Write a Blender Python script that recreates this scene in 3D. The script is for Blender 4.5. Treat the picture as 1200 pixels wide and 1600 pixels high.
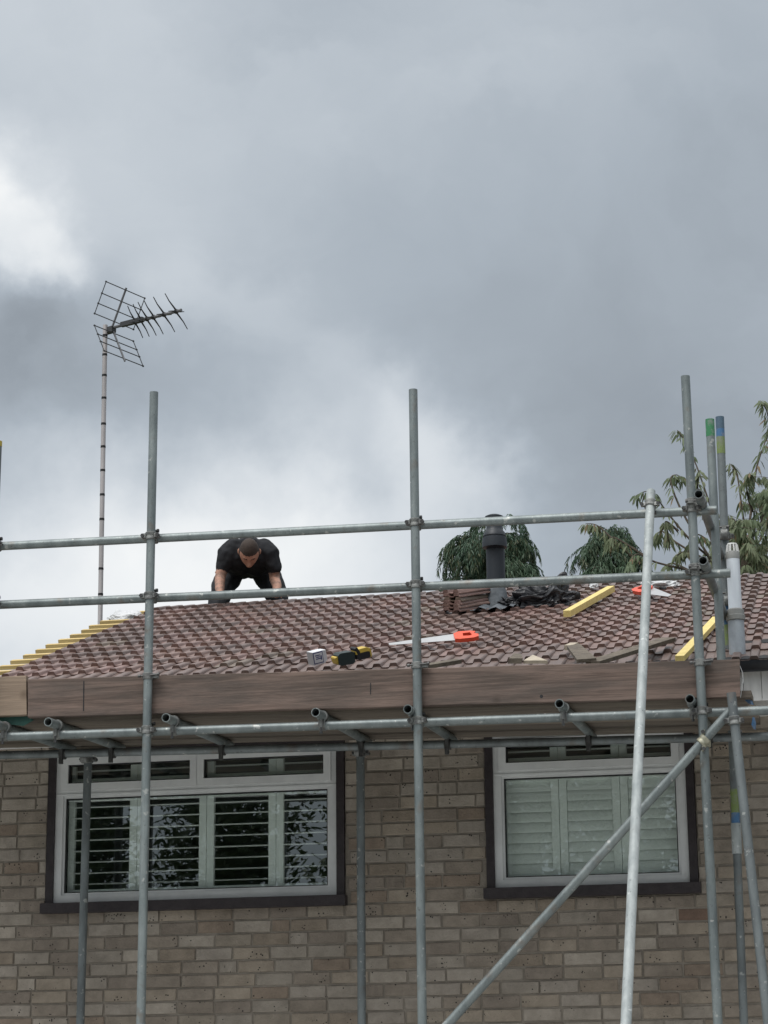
import bpy, math, random
from mathutils import Vector, Matrix, noise
random.seed(7)
for o in list(bpy.data.objects): bpy.data.objects.remove(o)
scene = bpy.context.scene
col = scene.collection
R = math.radians

# ------------------------------------------------------------------ camera
F = 3590.0; PIT = R(14.7); ROL = R(-0.56); YAW = R(11.9)
CAM = Vector((2.803, -13.3, 2.2))
fw = Vector((-math.sin(YAW)*math.cos(PIT), math.cos(YAW)*math.cos(PIT), math.sin(PIT)))
rt0 = Vector((math.cos(YAW), math.sin(YAW), 0)); up0 = rt0.cross(fw)
rt = rt0*math.cos(ROL) + up0*math.sin(ROL); up = up0*math.cos(ROL) - rt0*math.sin(ROL)
def ray(x, y): return fw + rt*((x-600)/F) - up*((y-800)/F)
def at(x, y, Y):                       # photograph point -> place on the vertical plane at depth Y
    d = ray(x, y); return CAM + d*((Y-CAM.y)/d.y)
def on_plane(x, y, q, n):
    d = ray(x, y); return CAM + d*((q-CAM).dot(n)/d.dot(n))
cd = bpy.data.cameras.new('camera'); co = bpy.data.objects.new('camera', cd); col.objects.link(co)
cd.sensor_fit = 'VERTICAL'; cd.sensor_height = 36.0; cd.lens = 36.0*F/1600.0
cd.clip_start = 0.1; cd.clip_end = 3000
mw = Matrix((rt, up, -fw)).transposed().to_4x4(); mw.translation = CAM
co.matrix_world = mw; scene.camera = co

# ------------------------------------------------------------------ world: overcast sky
SUN_EL, SUN_AZ = R(60), R(208)         # azimuth clockwise from +Y
world = bpy.data.worlds.new('World'); scene.world = world; world.use_nodes = True
nt = world.node_tree; nt.nodes.clear()
def N(tree, t, **kw):
    n = tree.nodes.new(t)
    for k, v in kw.items():
        if k == 'inp':
            for a, b in v.items(): n.inputs[a].default_value = b
        else: setattr(n, k, v)
    return n
L = nt.links.new
tc = N(nt, 'ShaderNodeTexCoord')
nz1 = N(nt, 'ShaderNodeTexNoise', inp={'Scale': 7.0, 'Detail': 5.0, 'Roughness': 0.6})
L(tc.outputs['Generated'], nz1.inputs['Vector'])
wsub = N(nt, 'ShaderNodeVectorMath', operation='SUBTRACT', inp={1: (0.5, 0.5, 0.5)}); L(nz1.outputs['Color'], wsub.inputs[0])
wsc = N(nt, 'ShaderNodeVectorMath', operation='SCALE', inp={'Scale': 0.085}); L(wsub.outputs[0], wsc.inputs[0])
nzf = N(nt, 'ShaderNodeTexNoise', inp={'Scale': 34.0, 'Detail': 5.0, 'Roughness': 0.6}); L(tc.outputs['Generated'], nzf.inputs['Vector'])
fsub = N(nt, 'ShaderNodeVectorMath', operation='SUBTRACT', inp={1: (0.5, 0.5, 0.5)}); L(nzf.outputs['Color'], fsub.inputs[0])
fsc = N(nt, 'ShaderNodeVectorMath', operation='SCALE', inp={'Scale': 0.030}); L(fsub.outputs[0], fsc.inputs[0])
wa0 = N(nt, 'ShaderNodeVectorMath', operation='ADD'); L(tc.outputs['Generated'], wa0.inputs[0]); L(fsc.outputs[0], wa0.inputs[1])
wad = N(nt, 'ShaderNodeVectorMath', operation='ADD'); L(wa0.outputs[0], wad.inputs[0]); L(wsc.outputs[0], wad.inputs[1])
wn = N(nt, 'ShaderNodeVectorMath', operation='NORMALIZE'); L(wad.outputs[0], wn.inputs[0])
nz2 = N(nt, 'ShaderNodeTexNoise', inp={'Scale': 4.5, 'Detail': 8.0, 'Roughness': 0.52, 'Distortion': 0.6})
mp = N(nt, 'ShaderNodeMapping', inp={'Scale': (1, 1, 1.9), 'Location': (3.1, 1.7, 0.4)})
L(wn.outputs[0], mp.inputs['Vector']); L(mp.outputs[0], nz2.inputs['Vector'])
def mth(op, a, b=None):
    n = N(nt, 'ShaderNodeMath', operation=op)
    for i, v in enumerate((a, b)):
        if v is None: continue
        if isinstance(v, (int, float)): n.inputs[i].default_value = v
        else: L(v, n.inputs[i])
    return n.outputs[0]
val = mth('MULTIPLY_ADD', nz2.outputs['Fac'], 0.21); val.node.inputs[2].default_value = 0.176
# the cloud masses that stand over the roof: lit gaps and darker bellies
CLOUDS = [(-25, 310, 75, .26), (70, 400, 50, .17), (130, 425, 34, .09), (190, 320, 170, .06), (300, 450, 70, .07), (400, 520, 60, .055), (500, 590, 60, .06), (600, 660, 60, .06),
          (650, 730, 85, .12), (740, 770, 60, .07), (560, 930, 210, .25), (60, 975, 210, .37), (330, 910, 180, .24),
          (50, 500, 60, -.07), (110, 590, 130, -.065), (300, 640, 110, -.03), (560, 775, 55, -.085), (240, 770, 70, -.02), (1080, 430, 360, -.05), (500, 60, 220, -.02)]
for x, y, r, a in CLOUDS:
    d = ray(x, y).normalized(); s = r/F
    dt = N(nt, 'ShaderNodeVectorMath', operation='DOT_PRODUCT', inp={1: d}); L(wn.outputs[0], dt.inputs[0])
    e = mth('EXPONENT', mth('MULTIPLY', mth('SUBTRACT', dt.outputs['Value'], 1.0), 2.0/s**2*0.8))
    val = mth('ADD', val, mth('MULTIPLY', e, a))
# thin cloud round the sun, behind the camera: a broad even brightening
sdn = Vector((math.sin(SUN_AZ)*math.cos(SUN_EL), math.cos(SUN_AZ)*math.cos(SUN_EL), math.sin(SUN_EL)))
dsn = N(nt, 'ShaderNodeVectorMath', operation='DOT_PRODUCT', inp={1: sdn}); L(tc.outputs['Generated'], dsn.inputs[0])
val = mth('ADD', val, mth('MULTIPLY', mth('EXPONENT', mth('MULTIPLY', mth('SUBTRACT', dsn.outputs['Value'], 1.0), 2.2)), 0.45))
sep = N(nt, 'ShaderNodeSeparateXYZ'); L(tc.outputs['Generated'], sep.inputs[0])
zc = mth('MAXIMUM', sep.outputs['Z'], 0.0)
val = mth('MULTIPLY', val, mth('ADD', mth('MULTIPLY', zc, 1.3), 0.53))    # overcast: brighter towards the zenith
tint = N(nt, 'ShaderNodeMix', data_type='RGBA'); tint.inputs['A'].default_value = (0.885, 0.99, 1.10, 1); tint.inputs['B'].default_value = (0.985, 1.0, 1.0, 1)
mr = N(nt, 'ShaderNodeMapRange', inp={'From Min': 0.3, 'From Max': 0.62}); L(val, mr.inputs['Value']); L(mr.outputs[0], tint.inputs['Factor'])
cm = N(nt, 'ShaderNodeVectorMath', operation='SCALE'); L(tint.outputs['Result'], cm.inputs[0]); L(val, cm.inputs['Scale'])
sky = N(nt, 'ShaderNodeTexSky', sky_type='NISHITA', sun_disc=False, sun_elevation=SUN_EL, sun_rotation=SUN_AZ)
skm = N(nt, 'ShaderNodeVectorMath', operation='SCALE', inp={'Scale': 0.10}); L(sky.outputs[0], skm.inputs[0])
smx = N(nt, 'ShaderNodeMix', data_type='RGBA', inp={'Factor': 0.04}); L(cm.outputs[0], smx.inputs['A']); L(skm.outputs[0], smx.inputs['B'])
bg = N(nt, 'ShaderNodeBackground', inp={'Strength': 1.0}); L(smx.outputs['Result'], bg.inputs['Color'])
wo = N(nt, 'ShaderNodeOutputWorld'); L(bg.outputs[0], wo.inputs[0])
sl = bpy.data.lights.new('sun', 'SUN'); sl.energy = 1.2; sl.angle = R(30); sl.color = (1, 0.98, 0.95)
so = bpy.data.objects.new('sun', sl); col.objects.link(so)
sd = Vector((math.sin(SUN_AZ)*math.cos(SUN_EL), math.cos(SUN_AZ)*math.cos(SUN_EL), math.sin(SUN_EL)))
so.rotation_euler = sd.to_track_quat('Z', 'Y').to_euler(); so.location = (0, -20, 30)
vs = scene.view_settings; vs.view_transform = 'Standard'; vs.look = 'None'; vs.exposure = 0.62; vs.gamma = 1.0; vs.use_curve_mapping = False

# ------------------------------------------------------------------ helpers
def tag(o, label=None, cat=None, group=None, kind=None):
    if label: o['label'] = label
    if cat: o['category'] = cat
    if group: o['group'] = group
    if kind: o['kind'] = kind
    return o
def empty(name, loc, label=None, cat=None, group=None):
    o = bpy.data.objects.new(name, None); o.empty_display_size = 0.1; o.location = loc; col.objects.link(o)
    return tag(o, label, cat, group)
def wloc(o):
    v = Vector(o.location)
    while o.parent: o = o.parent; v += Vector(o.location)
    return v
def frame_of(d):
    d = d.normalized(); a = Vector((0, 0, 1)) if abs(d.z) < .9 else Vector((1, 0, 0))
    u = d.cross(a).normalized(); return u, d.cross(u).normalized()
class MB:
    def __init__(s): s.v = []; s.f = []; s.m = []; s.cm = 0
    def add(s, vs, fs):
        b = len(s.v); s.v += [Vector(p) for p in vs]
        for f in fs: s.f.append([i+b for i in f]); s.m.append(s.cm)
        return s
    def box(s, a, b):
        x0, y0, z0 = a; x1, y1, z1 = b
        return s.add([(x0,y0,z0),(x1,y0,z0),(x1,y1,z0),(x0,y1,z0),(x0,y0,z1),(x1,y0,z1),(x1,y1,z1),(x0,y1,z1)],
                     [(3,2,1,0),(4,5,6,7),(0,1,5,4),(1,2,6,5),(2,3,7,6),(3,0,4,7)])
    def obox(s, c, ax, ay, az):         # centre and three half-axis vectors
        c = Vector(c); P = [c+ax*i+ay*j+az*k for k in (-1,1) for j in (-1,1) for i in (-1,1)]
        return s.add(P, [(0,2,3,1),(4,5,7,6),(0,1,5,4),(1,3,7,5),(3,2,6,7),(2,0,4,6)])
    def beam(s, p0, p1, w, h, upv=(0,0,1)):   # bar of section w x h from p0 to p1
        p0 = Vector(p0); p1 = Vector(p1); d = p1-p0; l = d.length; d.normalize()
        sx = d.cross(Vector(upv)).normalized(); sz = sx.cross(d).normalized()
        return s.obox((p0+p1)/2, d*(l/2), sx*(w/2), sz*(h/2))
    def path(s, pts, rad, seg=8, cap=True):
        pts = [Vector(p) for p in pts]; n = len(pts)
        if not hasattr(rad, '__len__'): rad = [rad]*n
        b = len(s.v); u = None
        for i, p in enumerate(pts):
            d = (pts[min(i+1, n-1)]-pts[max(i-1, 0)])
            if d.length < 1e-9: d = Vector((0,0,1))
            d.normalize()
            if u is None: u, w = frame_of(d)
            else:
                u = (u-d*u.dot(d)); u = u.normalized() if u.length > 1e-6 else frame_of(d)[0]
            w = d.cross(u)
            for k in range(seg):
                a = 2*math.pi*k/seg; s.v.append(p+(u*math.cos(a)+w*math.sin(a))*rad[i])
        for i in range(n-1):
            for k in range(seg):
                k2 = (k+1) % seg
                s.f.append([b+i*seg+k, b+i*seg+k2, b+(i+1)*seg+k2, b+(i+1)*seg+k]); s.m.append(s.cm)
        if cap:
            s.f.append([b+k for k in range(seg)][::-1]); s.m.append(s.cm)
            s.f.append([b+(n-1)*seg+k for k in range(seg)]); s.m.append(s.cm)
        return s
    def pipe(s, p0, p1, r=.0242, wall=.004, seg=20):     # hollow tube with open ends
        p0 = Vector(p0); p1 = Vector(p1); u, w = frame_of(p1-p0); b = len(s.v)
        for rr, p in ((r, p0), (r, p1), (r-wall, p1), (r-wall, p0)):
            for k in range(seg):
                a = 2*math.pi*k/seg; s.v.append(p+(u*math.cos(a)+w*math.sin(a))*rr)
        for j in range(4):
            for k in range(seg):
                k2 = (k+1) % seg; j2 = (j+1) % 4
                s.f.append([b+j*seg+k, b+j2*seg+k, b+j2*seg+k2, b+j*seg+k2]); s.m.append(s.cm)
        return s
    def lathe(s, base, axis, prof, seg=24, cap=True):    # profile of (radius, distance along axis)
        base = Vector(base); axis = Vector(axis).normalized(); u, w = frame_of(axis); b = len(s.v); n = len(prof)
        for r, t in prof:
            for k in range(seg):
                a = 2*math.pi*k/seg; s.v.append(base+axis*t+(u*math.cos(a)+w*math.sin(a))*max(r, 1e-4))
        for i in range(n-1):
            for k in range(seg):
                k2 = (k+1) % seg
                s.f.append([b+i*seg+k, b+i*seg+k2, b+(i+1)*seg+k2, b+(i+1)*seg+k]); s.m.append(s.cm)
        if cap:
            s.f.append([b+k for k in range(seg)][::-1]); s.m.append(s.cm)
            s.f.append([b+(n-1)*seg+k for k in range(seg)]); s.m.append(s.cm)
        return s
    def prism(s, poly, ax, ay, o, t):       # polygon in plane (ax, ay) at o, extruded by vector t
        o = Vector(o); t = Vector(t); n = len(poly); P = [o+ax*a+ay*b for a, b in poly]
        fs = [list(range(n))[::-1], [n+i for i in range(n)]]+[[i, (i+1) % n, n+(i+1) % n, n+i] for i in range(n)]
        return s.add(P+[p+t for p in P], fs)
    def mesh(s, name, mats, origin=(0,0,0), smooth=False):
        o = Vector(origin); me = bpy.data.meshes.new(name)
        me.from_pydata([tuple(p-o) for p in s.v], [], s.f)
        for m in (mats if isinstance(mats, (list, tuple)) else [mats]): me.materials.append(m)
        if any(s.m): me.polygons.foreach_set('material_index', s.m)
        if smooth:
            me.polygons.foreach_set('use_smooth', [True]*len(s.f))
            try: me.set_sharp_from_angle(angle=R(38))
            except Exception: pass
        me.update(); return me
    def build(s, name, mats, parent=None, origin=None, smooth=False):
        if origin is None: origin = wloc(parent) if parent else (0,0,0)
        me = s.mesh(name, mats, origin, smooth)
        ob = bpy.data.objects.new(name, me); col.objects.link(ob)
        if parent: ob.parent = parent; ob.location = Vector(origin)-wloc(parent)
        else: ob.location = origin
        return ob
def put(name, me, loc, parent=None, rot=(0,0,0)):
    ob = bpy.data.objects.new(name, me); col.objects.link(ob)
    if parent: ob.parent = parent; ob.location = Vector(loc)-wloc(parent)
    else: ob.location = loc
    ob.rotation_euler = rot; return ob

# ------------------------------------------------------------------ materials
def mat(name, c1, c2=None, rough=.7, metal=0., scale=6., stretch=(1,1,1), detail=6, bump=0., bscale=None, rnd=0., spec=.35, lo=.35, hi=.65, pits=None, extra=None):
    """noise mix of two colours, optional per-object random tone, dark pits and bump"""
    m = bpy.data.materials.new(name); m.use_nodes = True; t = m.node_tree; l = t.links.new
    b = t.nodes['Principled BSDF']; b.inputs['Roughness'].default_value = rough; b.inputs['Metallic'].default_value = metal
    b.inputs['Specular IOR Level'].default_value = spec
    c2 = c2 or tuple(x*.8 for x in c1)
    tc = N(t, 'ShaderNodeTexCoord'); oi = N(t, 'ShaderNodeObjectInfo')
    rv = N(t, 'ShaderNodeVectorMath', operation='SCALE', inp={0: (37., 91., 53.)}); l(oi.outputs['Random'], rv.inputs['Scale'])
    ad = N(t, 'ShaderNodeVectorMath', operation='ADD'); l(tc.outputs['Object'], ad.inputs[0]); l(rv.outputs[0], ad.inputs[1])
    mp = N(t, 'ShaderNodeMapping', inp={'Scale': stretch}); l(ad.outputs[0], mp.inputs['Vector'])
    nz = N(t, 'ShaderNodeTexNoise', inp={'Scale': scale, 'Detail': detail, 'Roughness': .65}); l(mp.outputs[0], nz.inputs['Vector'])
    mr = N(t, 'ShaderNodeMapRange', inp={'From Min': lo, 'From Max': hi}); l(nz.outputs['Fac'], mr.inputs['Value'])
    mx = N(t, 'ShaderNodeMix', data_type='RGBA'); mx.inputs['A'].default_value = (*c1, 1); mx.inputs['B'].default_value = (*c2, 1)
    l(mr.outputs[0], mx.inputs['Factor']); out = mx.outputs['Result']
    if rnd:
        h = N(t, 'ShaderNodeMapRange', inp={'To Min': 1-rnd, 'To Max': 1+rnd}); l(oi.outputs['Random'], h.inputs['Value'])
        sc = N(t, 'ShaderNodeVectorMath', operation='SCALE'); l(out, sc.inputs[0]); l(h.outputs[0], sc.inputs['Scale']); out = sc.outputs[0]
    if pits:
        vo = N(t, 'ShaderNodeTexVoronoi', inp={'Scale': pits[0], 'Randomness': 1.}); l(ad.outputs[0], vo.inputs['Vector'])
        n2 = N(t, 'ShaderNodeTexNoise', inp={'Scale': 14., 'Detail': 2.}); l(ad.outputs[0], n2.inputs['Vector'])
        th = N(t, 'ShaderNodeMath', operation='MULTIPLY', inp={1: pits[1]*2}); l(n2.outputs['Fac'], th.inputs[0])
        lt = N(t, 'ShaderNodeMath', operation='LESS_THAN'); l(vo.outputs['Distance'], lt.inputs[0]); l(th.outputs[0], lt.inputs[1])
        s2 = N(t, 'ShaderNodeMath', operation='GREATER_THAN', inp={1: pits[2]}); l(n2.outputs['Fac'], s2.inputs[0])
        mu = N(t, 'ShaderNodeMath', operation='MULTIPLY'); l(lt.outputs[0], mu.inputs[0]); l(s2.outputs[0], mu.inputs[1])
        m2 = N(t, 'ShaderNodeMix', data_type='RGBA'); m2.inputs['B'].default_value = (.03, .026, .024, 1); l(out, m2.inputs['A']); l(mu.outputs[0], m2.inputs['Factor']); out = m2.outputs['Result']
    if extra: out = extra(t, l, out, tc, oi, ad)
    l(out, b.inputs['Base Color'])
    if bump:
        n3 = N(t, 'ShaderNodeTexNoise', inp={'Scale': bscale or scale*4, 'Detail': 5.}); l(mp.outputs[0], n3.inputs['Vector'])
        bp = N(t, 'ShaderNodeBump', inp={'Strength': bump, 'Distance': .01}); l(n3.outputs['Fac'], bp.inputs['Height']); l(bp.outputs[0], b.inputs['Normal'])
    return m
def ramp_extra(stops, mixf=.85):
    """per-object tone picked from a list of colours"""
    def f(t, l, out, tc, oi, ad):
        r = N(t, 'ShaderNodeValToRGB'); cr = r.color_ramp; cr.interpolation = 'CONSTANT'
        while len(cr.elements) < len(stops): cr.elements.new(.5)
        for i, (p, c) in enumerate(stops): cr.elements[i].position = p; cr.elements[i].color = (*c, 1)
        l(oi.outputs['Random'], r.inputs['Fac'])
        mm = N(t, 'ShaderNodeMix', data_type='RGBA', blend_type='MULTIPLY', inp={'Factor': mixf}); l(out, mm.inputs['A']); l(r.outputs['Color'], mm.inputs['B'])
        return mm.outputs['Result']
    return f
def glass_mat(name, tintc, refl):
    m = bpy.data.materials.new(name); m.use_nodes = True; t = m.node_tree; l = t.links.new; t.nodes.clear()
    o = N(t, 'ShaderNodeOutputMaterial'); tr = N(t, 'ShaderNodeBsdfTransparent', inp={'Color': (*tintc, 1)})
    gl = N(t, 'ShaderNodeBsdfGlossy', inp={'Roughness': 0.0, 'Color': (.95, 1, .98, 1)})
    fr = N(t, 'ShaderNodeFresnel', inp={'IOR': 1.52}); ad = N(t, 'ShaderNodeMath', operation='ADD', inp={1: refl}, use_clamp=True); l(fr.outputs[0], ad.inputs[0])
    tcn = N(t, 'ShaderNodeTexCoord'); nz = N(t, 'ShaderNodeTexNoise', inp={'Scale': 1.6, 'Detail': 2.}); l(tcn.outputs['Object'], nz.inputs['Vector'])
    bp = N(t, 'ShaderNodeBump', inp={'Strength': .010, 'Distance': .01}); l(nz.outputs['Fac'], bp.inputs['Height']); l(bp.outputs[0], gl.inputs['Normal'])
    mx = N(t, 'ShaderNodeMixShader'); gm = N(t, 'ShaderNodeNewGeometry'); fb = N(t, 'ShaderNodeMath', operation='SUBTRACT', inp={0: 1.}); l(gm.outputs['Backfacing'], fb.inputs[1]); ml = N(t, 'ShaderNodeMath', operation='MULTIPLY'); l(ad.outputs[0], ml.inputs[0]); l(fb.outputs[0], ml.inputs[1])
    l(ml.outputs[0], mx.inputs[0]); l(tr.outputs[0], mx.inputs[1]); l(gl.outputs[0], mx.inputs[2]); l(mx.outputs[0], o.inputs[0])
    return m
def grain_extra(axis_scale, dark, amt):
    """long dark grain lines and knots on timber"""
    def f(t, l, out, tc, oi, ad):
        mp = N(t, 'ShaderNodeMapping', inp={'Scale': axis_scale}); l(ad.outputs[0], mp.inputs['Vector'])
        w = N(t, 'ShaderNodeTexNoise', inp={'Scale': 3., 'Detail': 9., 'Roughness': .7, 'Distortion': 1.2}); l(mp.outputs[0], w.inputs['Vector'])
        mr = N(t, 'ShaderNodeMapRange', inp={'From Min': .44, 'From Max': .66, 'To Max': amt}); l(w.outputs['Fac'], mr.inputs['Value'])
        v = N(t, 'ShaderNodeTexVoronoi', inp={'Scale': 3.4}); l(tc.outputs['Object'], v.inputs['Vector'])
        k = N(t, 'ShaderNodeMapRange', inp={'From Min': .06, 'From Max': .15, 'To Min': .8, 'To Max': 0.}); l(v.outputs['Distance'], k.inputs['Value'])
        mxm = N(t, 'ShaderNodeMath', operation='MAXIMUM'); l(mr.outputs[0], mxm.inputs[0]); l(k.outputs[0], mxm.inputs[1])
        m2 = N(t, 'ShaderNodeMix', data_type='RGBA'); m2.inputs['B'].default_value = (*dark, 1); l(out, m2.inputs['A']); l(mxm.outputs[0], m2.inputs['Factor'])
        return m2.outputs['Result']
    return f
def steel_extra(splash, rust):
    def f(t, l, out, tc, oi, ad):
        for sc, lo, hi, cc, am in ((26., .64, .70, splash, .75), (9., .60, .72, rust, .55), (60., .66, .72, (.05,.05,.05), .5)):
            nz = N(t, 'ShaderNodeTexNoise', inp={'Scale': sc, 'Detail': 4.}); l(ad.outputs[0], nz.inputs['Vector'])
            mr = N(t, 'ShaderNodeMapRange', inp={'From Min': lo, 'From Max': hi, 'To Max': am}); l(nz.outputs['Fac'], mr.inputs['Value'])
            m2 = N(t, 'ShaderNodeMix', data_type='RGBA'); m2.inputs['B'].default_value = (*cc, 1); l(out, m2.inputs['A']); l(mr.outputs[0], m2.inputs['Factor']); out = m2.outputs['Result']
        return out
    return f
def place_extra(sc, lo, hi, inner=None, spots=None):
    """slow change of tone over the whole wall or roof, by place"""
    def f(t, l, out, tc, oi, ad):
        if inner: out = inner(t, l, out, tc, oi, ad)
        ge = N(t, 'ShaderNodeNewGeometry'); nz = N(t, 'ShaderNodeTexNoise', inp={'Scale': sc, 'Detail': 6., 'Roughness': .6}); l(ge.outputs['Position'], nz.inputs['Vector'])
        mr = N(t, 'ShaderNodeMapRange', inp={'From Min': .3, 'From Max': .7, 'To Min': lo, 'To Max': hi}); l(nz.outputs['Fac'], mr.inputs['Value'])
        s_ = N(t, 'ShaderNodeVectorMath', operation='SCALE'); l(out, s_.inputs[0]); l(mr.outputs[0], s_.inputs['Scale']); out = s_.outputs[0]
        if spots:
            n2 = N(t, 'ShaderNodeTexNoise', inp={'Scale': spots[0], 'Detail': 3.}); l(ge.outputs['Position'], n2.inputs['Vector'])
            m3 = N(t, 'ShaderNodeMapRange', inp={'From Min': spots[1], 'From Max': spots[1]+.06, 'To Max': spots[2]}); l(n2.outputs['Fac'], m3.inputs['Value'])
            m2 = N(t, 'ShaderNodeMix', data_type='RGBA'); m2.inputs['B'].default_value = (*spots[3], 1); l(out, m2.inputs['A']); l(m3.outputs[0], m2.inputs['Factor']); out = m2.outputs['Result']
        return out
    return f
M = {}
M['steel'] = mat('galvanised_steel', (.235,.265,.265), (.135,.158,.162), rough=.48, metal=.45, scale=9, stretch=(1,1,.35), bump=.15, bscale=70, rnd=.12, spec=.5, extra=steel_extra((.46,.47,.45), (.17,.13,.10)))
M['steel_new'] = mat('bright_galvanised_steel', (.40,.43,.43), (.27,.30,.305), rough=.62, metal=.15, scale=20, stretch=(1,1,.25), bump=.2, bscale=70, spec=.4, extra=steel_extra((.62,.64,.63), (.33,.35,.35)))
M['steel_dark'] = mat('weathered_dark_steel', (.20,.225,.23), (.12,.135,.14), rough=.55, metal=.4, scale=9, stretch=(1,1,.35), bump=.15, bscale=70, spec=.5, extra=steel_extra((.40,.41,.39), (.14,.11,.09)))
M['coupler'] = mat('coupler_steel', (.26,.27,.26), (.12,.12,.12), rough=.55, metal=.5, scale=30, bump=.3)
M['bolt'] = mat('bolt_steel', (.10,.10,.10), (.05,.05,.05), rough=.5, metal=.5, scale=30)
M['bolt_brass'] = mat('zinc_yellow_coupler', (.46,.45,.36), (.28,.27,.2), rough=.5, metal=.5, scale=30)
M['toe'] = mat('weathered_board', (.195,.140,.117), (.105,.084,.073), rough=.85, scale=2.6, detail=10, stretch=(.7,2,4), lo=.38, hi=.62, bump=.25, bscale=16, extra=grain_extra((.35,4,11), (.05,.037,.03), .75))
M['toe_pale'] = mat('newer_board', (.31,.235,.175), (.24,.185,.14), rough=.85, scale=5, stretch=(.5,3,7), bump=.2, bscale=16, extra=grain_extra((.35,4,11), (.12,.085,.06), .5))
M['board'] = mat('platform_board', (.21,.18,.145), (.12,.10,.085), rough=.9, scale=5, stretch=(.5,6,6), bump=.4, bscale=24, rnd=.25)
M['tarp_green'] = mat('green_film', (.03,.10,.08), (.02,.06,.05), rough=.5, scale=12)
M['batten'] = mat('yellow_batten', (.62,.47,.21), (.50,.36,.15), rough=.75, scale=8, stretch=(.4,4,4), bump=.2, rnd=.12)
M['batten_end'] = mat('batten_end_grain', (.26,.20,.13), (.18,.14,.09), rough=.85, scale=20)
M['timber_y'] = mat('fresh_yellow_timber', (.74,.61,.25), (.62,.49,.18), rough=.7, scale=8, stretch=(3,3,3), bump=.2)
M['scrap'] = mat('grey_brown_scrap', (.17,.145,.115), (.10,.085,.07), rough=.9, scale=9, stretch=(2,2,2), bump=.3)
M['scrap_pale'] = mat('pale_scrap', (.50,.44,.35), (.38,.33,.26), rough=.85, scale=9)
M['tile'] = mat('brown_concrete_tile', (.215,.146,.128), (.128,.086,.074), rough=.44, spec=.6, scale=7, detail=8, bump=.35, bscale=70, rnd=.2, lo=.3, hi=.7,
    extra=place_extra(1.7, .82, 1.16, ramp_extra([(0,(1,1,1)),(.2,(1.12,1.03,.98)),(.45,(.86,.88,.88)),(.6,(1.02,.94,.94)),(.93,(.82,.92,.82))], 1.), (38., .68, .3, (.34,.32,.27))))
M['felt'] = mat('black_roof_felt', (.02,.02,.022), (.012,.012,.014), rough=.6, scale=10, bump=.4)
M['brick'] = mat('buff_grey_brick', (.355,.314,.268), (.225,.196,.166), rough=.92, scale=9, detail=9, bump=.5, bscale=90, lo=.3, hi=.7, pits=(52, .19, .60),
    extra=place_extra(1.1, .84, 1.10, ramp_extra([(0,(.95,.95,.94)),(.16,(.74,.71,.69)),(.27,(1.0,.96,.90)),(.42,(.84,.81,.78)),(.55,(1.0,1.0,1.0)),(.68,(.84,.79,.73)),(.76,(1.14,1.14,1.13)),(.87,(.88,.86,.82)),(.95,(.80,.72,.66))], 1.)))
M['brick_red'] = mat('brown_red_brick', (.20,.135,.10), (.13,.09,.07), rough=.92, scale=9, detail=9, bump=.5, bscale=90)
M['mortar'] = mat('mortar', (.285,.252,.212), (.18,.158,.132), rough=.95, scale=5, detail=9, bump=.5, bscale=80)
M['upvc'] = mat('white_plastic_frame', (.62,.63,.63), (.50,.51,.515), rough=.45, scale=5, detail=8, lo=.42, hi=.75)
M['surround'] = mat('dark_brown_paint', (.035,.028,.030), (.022,.017,.019), rough=.5, scale=14, bump=.3)
M['gasket'] = mat('black_gasket', (.012,.012,.013), rough=.5)
M['shutter'] = mat('white_shutter_paint', (.86,.87,.86), (.82,.83,.82), rough=.45, scale=4)
M['room'] = mat('room_wall_paint', (.22,.24,.24), (.2,.22,.22), rough=.9)
M['glass'] = glass_mat('window_glass', (.96,.99,.975), .13)
M['fascia'] = mat('white_eaves_board', (.72,.72,.71), (.58,.58,.57), rough=.5, scale=5, stretch=(6,1,1))
M['gutter'] = mat('black_plastic_gutter', (.018,.021,.028), (.012,.014,.018), rough=.35, scale=6)
M['vent'] = mat('slate_grey_plastic', (.026,.032,.040), (.020,.025,.032), rough=.45, scale=5)
M['lead'] = mat('grey_lead_flashing', (.12,.135,.15), (.06,.07,.08), rough=.6, scale=9, bump=.6, bscale=20)
M['flue'] = mat('white_flue_paint', (.66,.71,.76), (.56,.60,.66), rough=.4, scale=4, stretch=(5,5,.6))
M['flue_metal'] = mat('dull_zinc_flue', (.42,.46,.50), (.30,.33,.36), rough=.5, metal=.3, scale=8)
M['flue_ring'] = mat('grey_flue_collar', (.27,.275,.265), (.21,.215,.21), rough=.6, scale=8)
M['sheet'] = mat('black_plastic_sheet', (.012,.013,.016), (.02,.021,.026), rough=.42, scale=6, bump=.7, bscale=18, spec=.5)
M['bag'] = mat('clear_white_film', (.62,.63,.64), (.5,.51,.52), rough=.4, scale=6, bump=.5)
M['orange'] = mat('orange_plastic', (.80,.10,.045), (.66,.09,.05), rough=.4, scale=5)
M['blade'] = mat('saw_steel', (.50,.51,.52), (.42,.43,.44), rough=.4, metal=.5, scale=6)
M['yellow'] = mat('yellow_plastic', (.62,.44,.07), (.48,.34,.07), rough=.45)
M['blacktool'] = mat('black_rubber', (.02,.021,.024), rough=.6)
M['dgreen'] = mat('dark_green_plastic', (.025,.04,.042), rough=.5)
M['card'] = mat('white_card', (.72,.73,.76), rough=.6); M['navy'] = mat('navy_print', (.05,.06,.2), rough=.6)
M['gpaint'] = mat('green_paint', (.045,.20,.09), (.17,.23,.19), rough=.6, scale=26, lo=.48, hi=.62); M['gpaint2'] = mat('lime_paint', (.17,.23,.08), (.19,.22,.15), rough=.6, scale=26, lo=.48, hi=.62)
M['bpaint'] = mat('blue_paint', (.06,.15,.29), (.14,.18,.25), rough=.6, scale=26, lo=.48, hi=.62); M['ypaint'] = mat('ochre_paint', (.42,.33,.06), rough=.6)
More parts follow.
